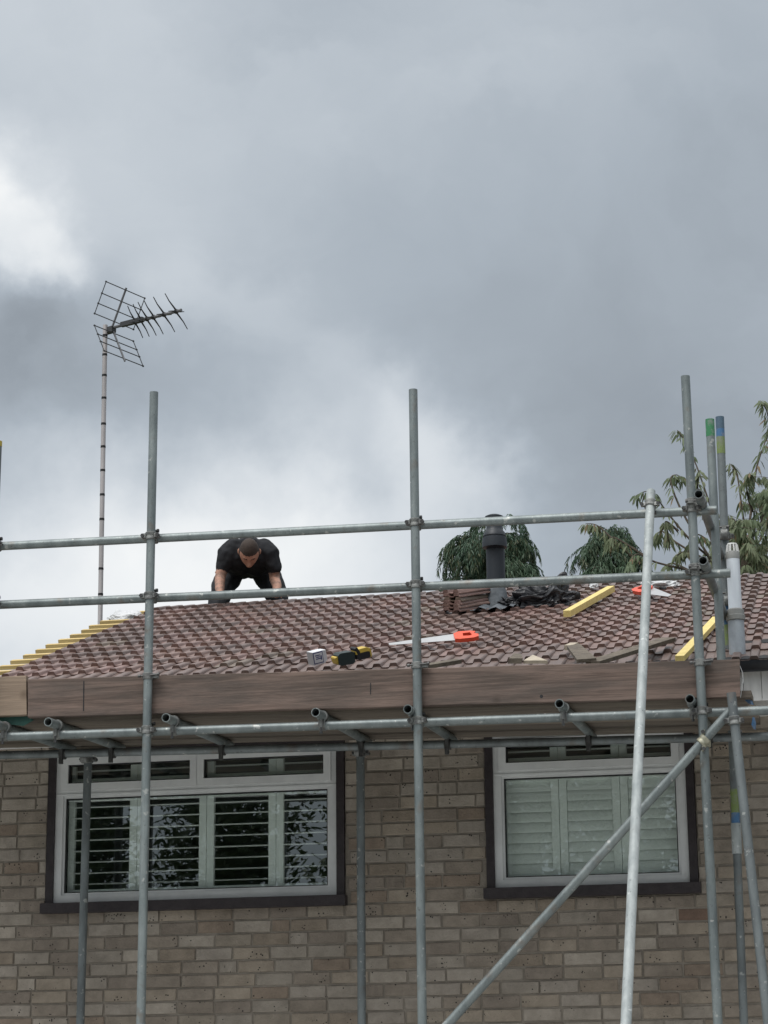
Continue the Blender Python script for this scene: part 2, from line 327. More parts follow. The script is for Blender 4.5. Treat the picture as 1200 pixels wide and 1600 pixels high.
M['npaint'] = mat('slate_blue_paint', (.085,.14,.19), (.07,.11,.16), rough=.6, scale=30)
M['alu'] = mat('dull_aluminium', (.50,.47,.47), (.38,.36,.36), rough=.45, metal=.35, scale=5, stretch=(3,3,.4))
M['tape'] = mat('black_tape', (.015,.015,.016), rough=.6); M['rod'] = mat('aerial_rod', (.06,.062,.066), rough=.5, metal=.3); M['boom'] = mat('aerial_boom', (.22,.225,.235), (.12,.12,.13), rough=.5, metal=.4, scale=20)
M['skin'] = mat('skin', (.44,.235,.165), (.36,.18,.125), rough=.6, scale=18); M['skin_arm'] = mat('tattooed_skin', (.40,.225,.165), (.19,.125,.10), rough=.6, scale=22, lo=.45, hi=.62)
M['shirt'] = mat('black_cotton', (.014,.015,.018), (.022,.023,.027), rough=.9, scale=12, bump=.5, bscale=14)
M['trouser'] = mat('charcoal_work_cloth', (.020,.022,.026), (.032,.034,.038), rough=.9, scale=12, bump=.4, bscale=14)
M['hair'] = mat('dark_brown_hair', (.032,.021,.016), (.05,.034,.026), rough=.7, scale=40, bump=.5)
M['boot'] = mat('black_boot', (.015,.014,.014), rough=.6); M['glove'] = mat('red_tool', (.25,.02,.03), rough=.5)
M['bark'] = mat('grey_bark', (.13,.105,.08), (.07,.055,.045), rough=.95, scale=14, bump=.6)
M['ground'] = mat('grass_ground', (.06,.08,.03), (.09,.085,.05), rough=.95, scale=1.2, detail=10)
M['paving'] = mat('pale_concrete_paving', (.50,.50,.49), (.42,.42,.41), rough=.9, scale=1.5, detail=9)
M['tarmac'] = mat('tarmac', (.055,.055,.055), (.04,.04,.04), rough=.9, scale=30)
def leaf_mat(name, c1, c2, trans):
    m = mat(name, c1, c2, rough=.55, scale=1.3, detail=8, lo=.38, hi=.62); t = m.node_tree
    b = t.nodes['Principled BSDF']; o = t.nodes['Material Output']
    tl = N(t, 'ShaderNodeBsdfTranslucent'); src = b.inputs['Base Color'].links[0].from_socket; t.links.new(src, tl.inputs['Color'])
    mx = N(t, 'ShaderNodeMixShader', inp={0: trans}); t.links.new(b.outputs[0], mx.inputs[1]); t.links.new(tl.outputs[0], mx.inputs[2]); t.links.new(mx.outputs[0], o.inputs[0])
    return m
M['leaf'] = leaf_mat('broad_leaf', (.11,.155,.08), (.19,.21,.12), .3)
M['leaf_dry'] = leaf_mat('browning_leaf', (.22,.15,.08), (.17,.14,.08), .3)
M['conifer'] = leaf_mat('conifer_spray', (.042,.085,.052), (.075,.12,.070), .15)
M['conifer_tip'] = leaf_mat('conifer_tip_spray', (.11,.115,.06), (.06,.085,.045), .2)
M['leaf_far'] = leaf_mat('dark_leaf', (.045,.075,.028), (.06,.09,.035), .2)

# ------------------------------------------------------------------ ground
g = MB(); g.box((-400,-400,-.5), (400,400,0)); tag(g.build('ground', M['ground']), kind='structure')
g = MB(); g.box((-60,-24,.0), (60,-17,.012)); tag(g.build('road', M['tarmac']), kind='structure')
g = MB(); g.box((-60,-16.98,.0), (60,-15.2,.12)); tag(g.build('pavement', M['paving']), kind='structure')
g = MB(); g.box((-9,-15.19,.0), (12,-.02,.03)); tag(g.build('bounce_paving', M['paving']), kind='structure')  # unseen pale paving, added to bounce light up onto wall and platform

# ------------------------------------------------------------------ house
RP = R(19.2); CR, SR = math.cos(RP), math.sin(RP); Z0 = 4.881-.05*math.tan(RP)
RS = Vector((0, CR, SR)); RN = Vector((0, -SR, CR)); S_RIDGE = 3.32
def rp(s, x, w=0.): return Vector((x, 0, Z0)) + RS*s + RN*w
HX0, HX1 = -2.52, 6.4; YR = S_RIDGE*CR; DEPTH = 2*YR
house = empty('brick_house', (0, 0, 0), 'terraced buff brick house with half finished brown tiled roof', 'house')
WL = (-2.116, -.255, 3.392, 4.385); WR = (.590, 1.815, 3.405, 4.385)
ZW = 4.40
w = MB()
def wall_front(y0, y1, x0, x1, z0, z1, holes):
    xs = sorted({x0, x1, *[h[0] for h in holes], *[h[1] for h in holes]}); zs = sorted({z0, z1, *[h[2] for h in holes], *[h[3] for h in holes]})
    for i in range(len(xs)-1):
        for j in range(len(zs)-1):
            cx, cz = (xs[i]+xs[i+1])/2, (zs[j]+zs[j+1])/2
            if any(h[0] < cx < h[1] and h[2] < cz < h[3] for h in holes): continue
            w.box((xs[i], y0, zs[j]), (xs[i+1], y1, zs[j+1]))
wall_front(.0085, .25, HX0, HX1, 0, ZW, [WL, WR])
w.box((HX0, .25, 0), (HX0+.25, DEPTH-.25, ZW)); w.box((HX1-.25, .25, 0), (HX1, DEPTH-.25, ZW)); w.box((HX0, DEPTH-.25, 0), (HX1, DEPTH, ZW))
w.add([(HX0,.0,ZW),(HX0,YR,Z0+S_RIDGE*SR-.10),(HX0,DEPTH,ZW),(HX0+.25,.0,ZW),(HX0+.25,YR,Z0+S_RIDGE*SR-.10),(HX0+.25,DEPTH,ZW)], [(0,1,2),(5,4,3),(0,3,4,1),(1,4,5,2)])
wall = w.build('wall', M['mortar'], house)
# bricks
BL, BH, CO, CL = .2165, .0655, .0775, .2276
def brick_mesh(seed, L_=BL):
    rr = random.Random(seed); j = lambda a=.0016: rr.uniform(-a, a); b = MB(); e = .0035
    x, z = L_/2, BH/2
    back = [(-x,.05,-z),(x,.05,-z),(x,.05,z),(-x,.05,z)]
    mid = [(-x+j(),e,-z+j()),(j(),e*.8,-z+j()),(x+j(),e,-z+j()),(x+j(),e,z+j()),(j(),e*.8,z+j()),(-x+j(),e,z+j())]
    fr = [(-x+e+j(),j(.0008),-z+e+j()),(j(),j(.0012),-z+e+j()),(x-e+j(),j(.0008),-z+e+j()),(x-e+j(),j(.0008),z-e+j()),(j(),j(.0012),z-e+j()),(-x+e+j(),j(.0008),z-e+j())]
    fs = [(10,11,14,15),(11,12,13,14)]
    for i in range(6): k = (i+1) % 6; fs.append((4+i, 4+k, 10+k, 10+i))
    fs += [(0,1,6,5,4),(1,2,7,6),(2,3,9,8,7),(3,0,4,9)]
    b.add(back+mid+fr, fs); return b.mesh('brick', M['brick'])
BM = [brick_mesh(i) for i in range(9)]
cells = []
rr = random.Random(3)
def spans(z0, z1, x0, x1):
    out = [(x0, x1)]
    for h in (WL, WR):
        if z1 > h[2]+.012 and z0 < h[3]-.012:
            nw = []
            for a, b in out:
                if h[0] > a+.02: nw.append((a, min(b, h[0]-.004)))
                if h[1] < b-.02: nw.append((max(a, h[1]+.004), b))
            out = [q for q in nw if q[1]-q[0] > .03]
    return out
for k in range(-36, 22):
    zc = 2.7825+CO*k+CO/2; off = (k % 2)*CL/2 + rr.uniform(-.02, .02) + (CL/2 if rr.random() < .12 else 0)
    for a, b in spans(zc-BH/2, zc+BH/2, HX0, 4.6 if k > -8 else HX1):
        x = HX0+off-CL
        while x < b:
            ln = CL if rr.random() > .07 else CL/2
            x0, x1 = max(x+.0055, a), min(x+ln-.0055, b); x += ln
            if x1-x0 > .035: cells.append(((x0+x1)/2, zc, x1-x0))
def pxy(p):
    v = p-CAM; z = v.dot(fw); return 600+F*v.dot(rt)/z, 800-F*v.dot(up)/z
def inframe(p, m=25):
    x, y = pxy(p); return -m < x < 1200+m and y < 1600+m
vis = [c for c in cells if inframe(Vector((c[0], 0, c[1])))]; vis.sort(key=lambda c: (c[1] > 4.30, -c[2]))
pick = set(vis[:300]); stuffb = MB()
hole = at(1106, 1428, 0); hb = min(vis, key=lambda c: (c[0]-hole.x)**2+(c[1]-hole.z)**2)
red = BM[0].copy(); red.materials.clear(); red.materials.append(M['brick_red'])
for c in cells:
    if c in pick:
        dy = rr.uniform(-.002, .002); me = BM[rr.randrange(9)]
        if c == hb: dy = .006; me = red
        o = put('brick', me, (c[0], dy, c[1]+rr.uniform(-.0015, .0015)), wall, (0, rr.uniform(-.004, .004), rr.uniform(-.004, .004))); o.scale = (c[2]/BL, 1, 1)
    else: stuffb.box((c[0]-c[2]/2, 0, c[1]-BH/2), (c[0]+c[2]/2, .05, c[1]+BH/2))
tag(stuffb.build('bricks', M['brick'], wall), kind='stuff')

# windows (frame > beads and panes), shutters hang inside and are things of their own
def ring(b, x0, x1, z0, z1, t, y0, y1):
    b.box((x0,y0,z0), (x1,y1,z0+t)); b.box((x0,y0,z1-t), (x1,y1,z1)); b.box((x0,y0,z0+t), (x0+t,y1,z1-t)); b.box((x1-t,y0,z0+t), (x1,y1,z1-t))
def window(W, zt, fan_split, label):
    x0, x1, z0, z1 = W
    win = empty('window', (0,0,0)); win.parent = house; win.location = ((x0+x1)/2, 0, z0); win['label'] = label
    s = MB(); t = .050
    s.box((x0+.002,-.014,z0+.062), (x0+t,.09,z1-.002)); s.box((x1-t,-.014,z0+.062), (x1-.002,.09,z1-.002)); s.box((x0+t,-.014,z1-.03), (x1-t,.09,z1-.002))
    s.build('surround', M['surround'], win)
    s = MB(); s.box((x0-.012,-.060,z0-.002), (x1+.012,.10,z0+.058)); s.box((x0-.004,-.045,z0+.058), (x1+.004,.10,z0+.0605)); s.build('sill', M['surround'], win)
    X0, X1, Za, Zb = x0+t, x1-t, z0+.062, z1-.031
    f = MB(); T = .046
    ring(f, X0, X1, Za, Zb, T, .004, .07); f.box((X0+T,.004,zt), (X1-T,.07,zt+.042))
    for xm in fan_split: f.box((xm-.011,.0035,zt+.042), (xm+.011,.07,Zb-T))
    # stepped bead inside each light
    f.box((X0+.004,-.002,zt+.006), (X1-.004,.004,zt+.012))
    fr = f.build('frame', M['upvc'], win)
    # lower fixed pane
    a = MB(); ring(a, X0+T, X1-T, Za+T, zt, .014, .018, .06); a.build('glazing_bead', M['upvc'], win)
    a = MB(); ring(a, X0+T+.014, X1-T-.014, Za+T+.014, zt-.014, .006, .024, .06); a.build('gasket', M['gasket'], win)
    a = MB(); a.box((X0+T+.02,.034,Za+T+.02), (X1-T-.02,.038,zt-.02)); a.build('pane', M['glass'], win)
    xs = [X0+T]+list(fan_split)+[X1-T]
    for i in range(len(xs)-1):
        l, r = xs[i]+(.011 if i else 0), xs[i+1]-(.011 if i < len(xs)-2 else 0)
        a = MB(); ring(a, l-.012, r+.012, zt+.030, Zb-.02, .044, -.012, .05); a.build('sash', M['upvc'], win)
        a = MB(); ring(a, l+.033, r-.033, zt+.075, Zb-.064, .006, .002, .05); a.build('gasket', M['gasket'], win)
        a = MB(); a.box((l+.038,.012,zt+.080), (r-.038,.016,Zb-.068)); a.build('pane', M['glass'], win)
    # room behind
    rm = MB(); y0, y1 = .252, 2.3; p, q = max(x0-.5, HX0+.26), x1+.3
    if x0 > 0: p, q = x0-.3, x1+.5
    c = [(p,y0,2.4),(q,y0,2.4),(q,y1,2.4),(p,y1,2.4),(p,y0,4.395),(q,y0,4.395),(q,y1,4.395),(p,y1,4.395)]
    rm.add(c, [(0,1,2,3),(7,6,5,4),(1,5,6,2),(3,2,6,7),(0,3,7,4)]); rm.build('room', M['room'], win)
    return Za, Zb
def shutters(name, edges, z0, z1, zmid, angle, label, gap):
    root = empty(name, ((edges[0]+edges[-1])/2, .115, z0), label, 'shutters')
    for i in range(len(edges)-1):
        a, b = edges[i]+.0015, edges[i+1]-.0015; st = .045
        p = MB(); p.box((a,.10,z0), (a+st,.13,z1)); p.box((b-st,.10,z0), (b,.13,z1))
        p.box((a+st,.10,z0), (b-st,.13,z0+.085)); p.box((a+st,.10,zmid-.055), (b-st,.13,zmid+.085)); p.box((a+st,.10,z1-.06), (b-st,.13,z1))
        pan = p.build('shutter_panel', M['shutter'], root)
        lm = MB(); n = 10; hw, ht = .0335, .0045; pts = [(math.cos(2*math.pi*k/n)*hw, math.sin(2*math.pi*k/n)*ht) for k in range(n)]
        lm.prism(pts, Vector((0,1,0)), Vector((0,0,1)), (-(b-a-2*st)/2+.002, 0, 0), (b-a-2*st-.004, 0, 0)); me = lm.mesh('louvre', M['shutter'], smooth=True)
        for za, zb, ang in ((z0+.085, zmid-.055, angle), (zmid+.085, z1-.06, R(3))):
            nl = max(1, round((zb-za)/gap)); g_ = (zb-za)/nl
            for q in range(nl): put('louvre', me, ((a+b)/2, .115, za+g_*(q+.5)), pan, (ang+random.uniform(-.02,.02), 0, 0))
ZA, ZB = window(WL, 4.100, [-1.170], 'wide window with two fanlights above one long pane')
window(WR, 4.118, [], 'window with one fanlight above a single pane')
shutters('plantation_shutters', [-2.022,-1.577,-1.137,-.703,-.30], 3.455, 4.372, 4.13, R(5), 'white plantation shutters with open louvres behind the wide window', .0655)
shutters('plantation_shutters', [.655,1.012,1.372,1.74], 3.47, 4.372, 4.15, R(74), 'white plantation shutters with closed louvres behind the smaller window', .0615)

# eaves
x = HX0-.1
while x < HX1:
    wd = .1 if 1.9 < x < 3.2 else 1.3; wd = min(wd, (1.95-x) if x < 1.9 else 9)
    e = MB(); dy = random.uniform(-.002,.002); e.box((x+.0015,-.575+dy,4.398), (x+wd-.0015,-.556,4.575)); e.build('fascia_board', M['fascia'], house); x += wd
e = MB(); e.box((HX0-.1,-.5555,4.404), (HX1,.004,4.416)); e.build('soffit', M['fascia'], house)
gt = MB(); n = 12; prof = []
for rr_, sg in ((.055, 1), (.050, -1)):
    ks = range(n+1) if sg > 0 else range(n, -1, -1)
    for k in ks: a = math.pi+math.pi*k/n; prof.append((math.cos(a)*rr_, math.sin(a)*rr_))
gt.prism(prof, Vector((0,1,0)), Vector((0,0,1)), (HX0-.15,-.635,4.605), (HX1-HX0+.15,0,0)); gt.build('gutter', M['gutter'], house, smooth=True)

# roof: felt deck, battens and tiles
TX0 = -2.452; G = .247; S0 = -.09
rf = MB()
for sgn in (0, 1):
    P = [rp(-.59, TX0+.02, -.03), rp(-.59, HX1, -.03), rp(S_RIDGE-.03, HX1, -.03), rp(S_RIDGE-.03, TX0+.02, -.03)]
    if sgn: P = [Vector((p.x, 2*YR-p.y, p.z)) for p in P][::-1]
    rf.add(P+[p-Vector((0,0,.03)) for p in P], [(0,1,2,3),(7,6,5,4),(0,4,5,1),(1,5,6,2),(2,6,7,3),(3,7,4,0)])
roof = rf.build('roof', M['felt'], house)
TT, TH, TLEN, TW = .0078, .0235, .300, .200
TILT = math.atan((TT+.0018)/G)
def tile_profile():
    P = []
    for q in (0, .1): P += [(q+.000,0),(q+.018,-.0015),(q+.040,0),(q+.0475,TH*.82),(q+.053,TH),(q+.083,TH),(q+.0885,TH*.82),(q+.096,.0005)]
    return P+[(.2035, .0)]
def tile_geo(mb, xf, jit=0):
    P = tile_profile(); n = len(P); vs = []
    for y in (0, TLEN):
        kt, kb = (1., .42) if y == 0 else (.45, .40)
        for a, h in P: vs.append(xf((a, y, h*kt)))
        for a, h in P: vs.append(xf((a, y+(.003 if y == 0 else 0), h*kb-TT)))
    fs = []
    for i in range(n-1):
        fs.append((i, i+1, 2*n+i+1, 2*n+i)); fs.append((n+i, i+n+2*n, n+2*n+i+1, n+i+1)); fs.append((i, n+i, n+i+1, i+1))
    fs += [(0, 2*n, 3*n, n), (n-1, 2*n-1, 4*n-1, 3*n-1)]
    mb.add(vs, fs)
t0 = MB(); tile_geo(t0, lambda p: p); tile_me = t0.mesh('roof_tile', M['tile'])
tiles = []
for k in range(-2, 14):
    x0 = TX0
    for j in range(int((HX1-.6-x0)/TW)):
        x = x0+TW*j
        s = S0+G*k
        tiles.append((k, x, s))
tv = [t for t in tiles if inframe(rp(t[2], t[1]), 10) and (t[0] >= 0 or t[1] > 2.05)]; tv.sort(key=lambda t: t[0]); tpick = set(tv[:300])
fld = MB(); rt_ = random.Random(5)
for t in tiles:
    k, x, s = t; low = k < 0 and x > 1.95
    p = rp(s+rt_.uniform(-.004,.004), x+rt_.uniform(-.0015,.0015), TT+.001+rt_.uniform(0,.0015))
    ang = RP-TILT+rt_.uniform(-.006,.006); ry = rt_.uniform(-.006,.006); rz = rt_.uniform(-.004,.004)
    if k < 1: p += Vector((0,0,-(.006,.023,.048)[-k])); ang += (.024,.069,.101)[-k]
    if t in tpick: put('roof_tile', tile_me, p, roof, (ang, ry, rz))
    else:
        mx = Matrix.Translation(p) @ Matrix.Rotation(rz, 4, 'Z') @ Matrix.Rotation(ry, 4, 'Y') @ Matrix.Rotation(ang, 4, 'X')
        tile_geo(fld, lambda q: mx @ Vector(q))
tag(fld.build('roof_tiles', M['tile'], roof), kind='stuff')
fl = MB()                                     # strip of felt showing where the last course drops at the eaves
pts = [rp(-.100+.01*math.sin(i*1.7), 2.0+i*.09, .006+.006*math.sin(i*2.3)) for i in range(12)]
for i in range(11): a, b = pts[i], pts[i+1]; fl.add([a, b, b-RS*.06-RN*.012, a-RS*.06-RN*.012], [(0,1,2,3)])
fl.build('felt_edge', M['felt'], roof)
bx = random.Random(11)
for k in range(0, 14):                        # bare battens past the verge
    s = S0+G*k+.10; xe = -2.645-.004*k+bx.uniform(-.015,.015)
    b = MB(); b.obox(rp(s, (xe+1.2)/2, -.013), Vector(((1.2-xe)/2,0,0)), RS*.025, RN*.0125)
    b.build('batten', M['batten'], roof)
    b = MB(); b.obox(rp(s, xe-.0006, -.013), Vector((.0008,0,0)), RS*.0246, RN*.0121); b.build('batten_end', M['batten_end'], roof)

# ------------------------------------------------------------------ scaffold
YO = -1.45; TR = .0242
scaf = empty('scaffolding', (0, YO, 0), 'galvanised tube scaffold with guard rails standing in front of the brick house', 'scaffolding')
def extend(p0, p1, z):                        # continue the line p0->p1 to height z
    d = p1-p0; return p0+d*((z-p0.z)/d.z)
def part(name, m, fn, parent=scaf, smooth=True, label=None):
    b = MB(); fn(b); o = b.build(name, m, parent, smooth=smooth)
    if label: o['label'] = label
    return o
def coupler(p, ax1, ax2, gap, m='coupler', bolts=((1,0),(-1,0))):
    """right-angle coupler: a band round the tube through p along ax1, a band round the second tube, bolts with nuts"""
    ax1 = Vector(ax1).normalized(); ax2 = Vector(ax2).normalized(); nrm = gap.normalized(); p = Vector(p)
    b = MB(); b.lathe(p-ax1*.022, ax1, [(.0285,0),(.0315,.003),(.0315,.014),(.029,.018),(.029,.026),(.0315,.030),(.0315,.041),(.0285,.044)], 20)
    q = p+gap; b.lathe(q-ax2*.020, ax2, [(.0285,0),(.0312,.003),(.0312,.037),(.0285,.040)], 18)
    b.obox((p+q)/2, ax1*.024, ax2*.024, nrm*.014)
    for sg in (1, -1): b.obox(p+ax2*(sg*.036)-nrm*.006, ax1*.012, ax2*.012, nrm*.018)
    b.obox(q+ax1*.036, ax2*.012, ax1*.012, nrm*.016)
    o = b.build('coupler', M[m], scaf, smooth=True)
    for sg in (1, -1):
        b = MB(); c = p+ax2*(sg*.043); b.lathe(c-nrm*.030, nrm, [(.0105,0),(.0105,.012),(.006,.0125),(.006,.055)], 6); b.build('bolt', M['bolt'], o)
    b = MB(); c = q+ax1*.043; b.lathe(c-ax2*.030, ax2, [(.006,0),(.006,.045),(.011,.0455),(.011,.058)], 6); b.build('bolt', M['bolt'], o)
    return o
# standards: outer row (clear of the boards) and inner row by the wall
STD = []
for (x0,y0),(x1,y1),m in (((1,690),(-4,870),'steel_dark'),((240.6,613),(220,1600),'steel'),((645.5,609),(659.8,1600),'steel'),((1070.8,588),(1121.8,1600),'steel')):
    a = at(x0,y0,YO); b = at(x1,y1,YO)
    if x0 == 1: a = at(-3.5,690,YO); b = a+Vector((-.004,0,-.7))
    STD.append((a, b)); bot = extend(a, b, .02)
    o = part('standard', M[m], lambda mb: mb.pipe(bot, a, TR))
    part('base_plate', M['coupler'], lambda mb: mb.lathe(bot-Vector((0,0,.02)), (0,0,1), [(.085,0),(.085,.008),(.03,.012),(.028,.06)], 20))
    if x0 == 1: part('paint_band', M['ypaint'], lambda mb: mb.pipe(a-Vector((0,0,.03)), a+Vector((0,0,.001)), TR+.0008, .0045), o)
def std_at(i, z): a, b = STD[i]; return a+(b-a)*((z-a.z)/(b.z-a.z))
YI = -.27
INN = []
for (x0,y0),(x1,y1),m in (((137.5,1186),(125.4,1600),'steel_dark'),((563,1150),(565.3,1600),'steel_dark')):
    a = at(x0,y0,YI); b = at(x1,y1,YI); INN.append(a); bot = extend(a, b, .02)
    part('standard', M[m], lambda mb: mb.pipe(bot, a, TR))
# tall inner standard at the return, built of two tubes and a sleeve, with paint bands
a = at(1124.6,652,YI); b = at(1162,1590,YI); j = a+(b-a)*((1300-652)/(1590-652)); j2 = a+(b-a)*((1345-652)/(1590-652)); bot = extend(a, b, .02)
inr = part('standard', M['steel_dark'], lambda mb: (mb.pipe(j, a, TR), mb.pipe(bot, j2, TR*.97)), label='tall inner tube with blue and lime paint bands')
part('sleeve', M['steel_new'], lambda mb: mb.pipe(j2-(a-b).normalized()*.005, j, TR+.004, .006), inr)
def band(o, P, Q, y0, y1, ya, yb, m, r=TR+.0007):
    p = P+(Q-P)*((y0-ya)/(yb-ya)); q = P+(Q-P)*((y1-ya)/(yb-ya)); part('paint_band', M[m], lambda mb: mb.pipe(p, q, r, .003), o)
for y0, y1, m in ((651.6,672,'npaint'),(672,685,'bpaint'),(685,713,'gpaint2'),(957,991,'bpaint'),(991,1024,'gpaint2'),(1248,1284,'gpaint2'),(1284,1302,'bpaint')): band(inr, a, b, y0, y1, 652, 1590, m)
# short green-topped tube at the return
YG = -.95; a = at(1109,656,YG); b = at(1125.6,1000,YG); gb = extend(a, b, 4.345)
gp = part('standard', M['steel'], lambda mb: mb.pipe(gb, a, TR), label='short tube with green painted top at the scaffold return')
band(gp, a, b, 655.6, 683, 656, 1000, 'gpaint'); coupler(gb+Vector((0,0,.16)), (0,0,1), (1,0,0), Vector((.0,.055,0)))
# ledgers and guard rails
YLD = YO+.056
def rail(name, p, q, Y, ext0, ext1, m='steel'):
    a = at(*p, Y); b = at(*q, Y); d = (b-a).normalized(); A, B = a-d*ext0, b+d*ext1
    part(name, M[m], lambda mb: mb.pipe(A, B, TR)); return lambda x: A+(B-A)*((x-A.x)/(B.x-A.x))
top = rail('guard_rail', (0,853.5), (1120,797), YLD, .9, 0)
mid = rail('guard_rail', (0,945), (1141,895.5), YLD, .9, 0)
led = rail('ledger', (0,1151.5), (1200,1110), YLD, .9, 1.2)
YIL = -.52
inl = rail('ledger', (0,1180), (1190,1151), YIL, .9, 1.2, 'steel_dark')
for i in range(4):
    for r in (top, mid, led):
        x = STD[i][0].x
        for _ in range(3): z = r(x).z; x = std_at(i, z).x
        p = std_at(i, z); coupler(p, (0,0,1), (1,0,0), Vector((0,.056,0)))
for i, (x,y) in enumerate(((228,1057),(656,1040),(1093,1036))):     # couplers at the top edge of the toe board
    p = std_at(i+1, at(x, y, YO).z); b = MB()
    b.lathe(p-Vector((0,0,.018)), (0,0,1), [(.0285,0),(.031,.003),(.031,.033),(.0285,.036)], 18); b.obox(p+Vector((.042,0,0)), Vector((.016,0,0)), Vector((0,.014,0)), Vector((0,0,.012)))
    c = b.build('coupler', M['coupler'], scaf, smooth=True); b = MB(); b.lathe(p+Vector((-.05,-.02,0)), (1,0,.05), [(.009,0),(.009,.014),(.005,.015),(.005,.11),(.01,.111),(.01,.12)], 6); b.build('bolt', M['bolt'], c)
for r, (p) in ((inl, INN[0]), (inl, INN[1])):
    coupler(Vector((p.x, p.y, inl(p.x).z)), (0,0,1), (1,0,0), Vector((0, YIL-YI+.19, 0)))
# transoms under the boards
TRX = []
for x, y in ((-8,1137),(75,1131),(259,1124),(493,1119.5),(637,1114.5),(874,1101.5),(1078,1095)):
    f = at(x, y, -1.54); zf = led(f.x).z+.0495; f.z = zf; zb = inl(f.x).z+.0495
    bk = Vector((f.x+.03, -.36, zb)); TRX.append(f.x); part('transom', M['steel'], lambda mb: mb.pipe(bk, f, TR))
    c = f+(bk-f)*((YLD-f.y)/(bk.y-f.y)); b = MB()
    b.lathe(c-Vector((0,.018,0)), (0,1,0), [(.0285,0),(.031,.003),(.031,.033),(.0285,.036)], 18); b.lathe(c-Vector((.018,0,.0495)), (1,0,0), [(.0285,0),(.031,.003),(.031,.033),(.0285,.036)], 18)
    b.obox(c+Vector((0,-.034,-.035)), Vector((.008,0,0)), Vector((0,.008,0)), Vector((0,0,.03))); k = b.build('coupler', M['coupler'], scaf, smooth=True)
    b = MB(); b.lathe(c+Vector((0,-.036,-.10)), (0,0,1), [(.009,0),(.009,.012),(.005,.013),(.005,.09)], 6); b.build('bolt', M['bolt'], k)
    c2 = f+(bk-f)*((YIL-f.y)/(bk.y-f.y)); b = MB()
    b.lathe(c2-Vector((.018,0,.0495)), (1,0,0), [(.0285,0),(.031,.003),(.031,.033),(.0285,.036)], 18); b.obox(c2+Vector((0,-.03,-.06)), Vector((.011,0,0)), Vector((0,.011,0)), Vector((0,0,.05)))
    b.build('coupler', M['bolt'], scaf, smooth=True)
# return rails running back to the wall
for x, y in ((1091.6,772),(1098.4,875.6)):
    a = at(x, y, -1.62); part('return_rail', M['steel_dark'], lambda mb: mb.pipe(a, a+Vector((.02,1.42,-.02)), TR))
    p = std_at(3, a.z); coupler(p+Vector((0,0,.0)), (0,0,1), (0,1,0), Vector((a.x-p.x,0,0)))
c = at(1133,838,YI); coupler(Vector((c.x,YI,c.z)), (0,0,1), (1,0,0), Vector((.0,-.05,0))); c = at(1138,941,YI); coupler(Vector((c.x,YI,c.z)), (0,0,1), (1,0,0), Vector((.0,-.05,0)))
# rakers and the face brace
a = at(1017,768,-1.46); b = at(978,1600,-3.1); rb = extend(a, b, .02)
part('raker', M['steel_new'], lambda mb: mb.pipe(rb, a, TR), label='bright new tube leaning out from the top guard rail')
p = a+(b-a)*.03; coupler(p, (b-a), (1,0,0), Vector((0,.056,0)))
a = at(1146,1106,-1.535); b = at(700,1600,-1.535); bb = extend(a, b, .05)
part('brace', M['steel'], lambda mb: mb.pipe(bb, a, TR), label='diagonal brace tube crossing the scaffold face')
z = at(1093,1158,YO).z; p = a+(b-a)*((1158-1106)/(1600-1106)); p = Vector((p.x,-1.535,p.z)); coupler(p, (b-a), (0,0,1), Vector((0,.082,0)), 'bolt_brass')
a = at(1142.5,1083,-1.60); b = at(1178,1400,-1.66); rb = extend(a, b, .02)
o = part('raker', M['steel_dark'], lambda mb: mb.pipe(rb, a, TR), label='leaning tube with green painted top edge at the brace head')
part('paint_ring', M['gpaint'], lambda mb: mb.pipe(a-(a-b).normalized()*.03, a+(a-b).normalized()*.0006, TR-.0036, .0012), o)
p = a+(b-a)*.14; coupler(p, (b-a), (1,0,0), Vector((.0,.10,0)))
# toe boards, clipped inside the standards
def toe(p0, p1, q0, q1, m, extl=0.):
    Y = YO+.031; A, B, C, D = at(*p0,Y), at(*p1,Y), at(*q1,Y), at(*q0,Y)     # top left, top right, bottom right, bottom left
    if extl: A = A+(A-B).normalized()*extl; D = D+(D-C).normalized()*extl
    b = MB(); n = 18; ins = Vector((0,.038,0)); P = []; fs = []
    for i in range(n+1):
        t = i/n; u, v = A.lerp(B, t), D.lerp(C, t); jz = .0022*noise.noise(Vector((t*9,1,2))); kz = .0022*noise.noise(Vector((t*9,5,7)))
        u = u+Vector((0,0,jz)); v = v+Vector((0,0,kz)); P += [v+Vector((0,0,.004)), v+Vector((0,.004,0)), v+ins, u+ins, u+Vector((0,.004,0)), u-Vector((0,0,.004))]
    for i in range(n):
        for k in range(6): k2 = (k+1) % 6; fs.append((i*6+k, (i+1)*6+k, (i+1)*6+k2, i*6+k2))
    fs += [tuple(range(5,-1,-1)), tuple(n*6+k for k in range(6))]
    b.add(P, fs); return b.build('toe_board', m, scaf)
tb = toe((43.5,1061),(1155.5,1030),(43.5,1121),(1156.5,1089), M['toe'])
def crack(x0, y0, x1, y1, wd):
    Y = YO+.0302; p, q = at(x0,y0,Y), at(x1,y1,Y); b = MB(); b.beam(p, q, .0012, wd, (0,1,0)) if abs(x1-x0) > abs(y1-y0) else b.beam(p, q, wd, .0012, (0,-1,0)); b.build('saw_mark', M['felt'], tb)
crack(131,1064,130.5,1111,.006); crack(579,1067,579,1085,.005)
b = MB(); h = at(846,1088,YO+.0302); b.lathe(h, (0,1,0), [(.009,0),(.009,.0012)], 14); b.build('bolt_hole', M['felt'], tb)
toe((-60,1059.5),(40.5,1055.5),(-60,1122),(41.5,1117), M['toe_pale'], .5)
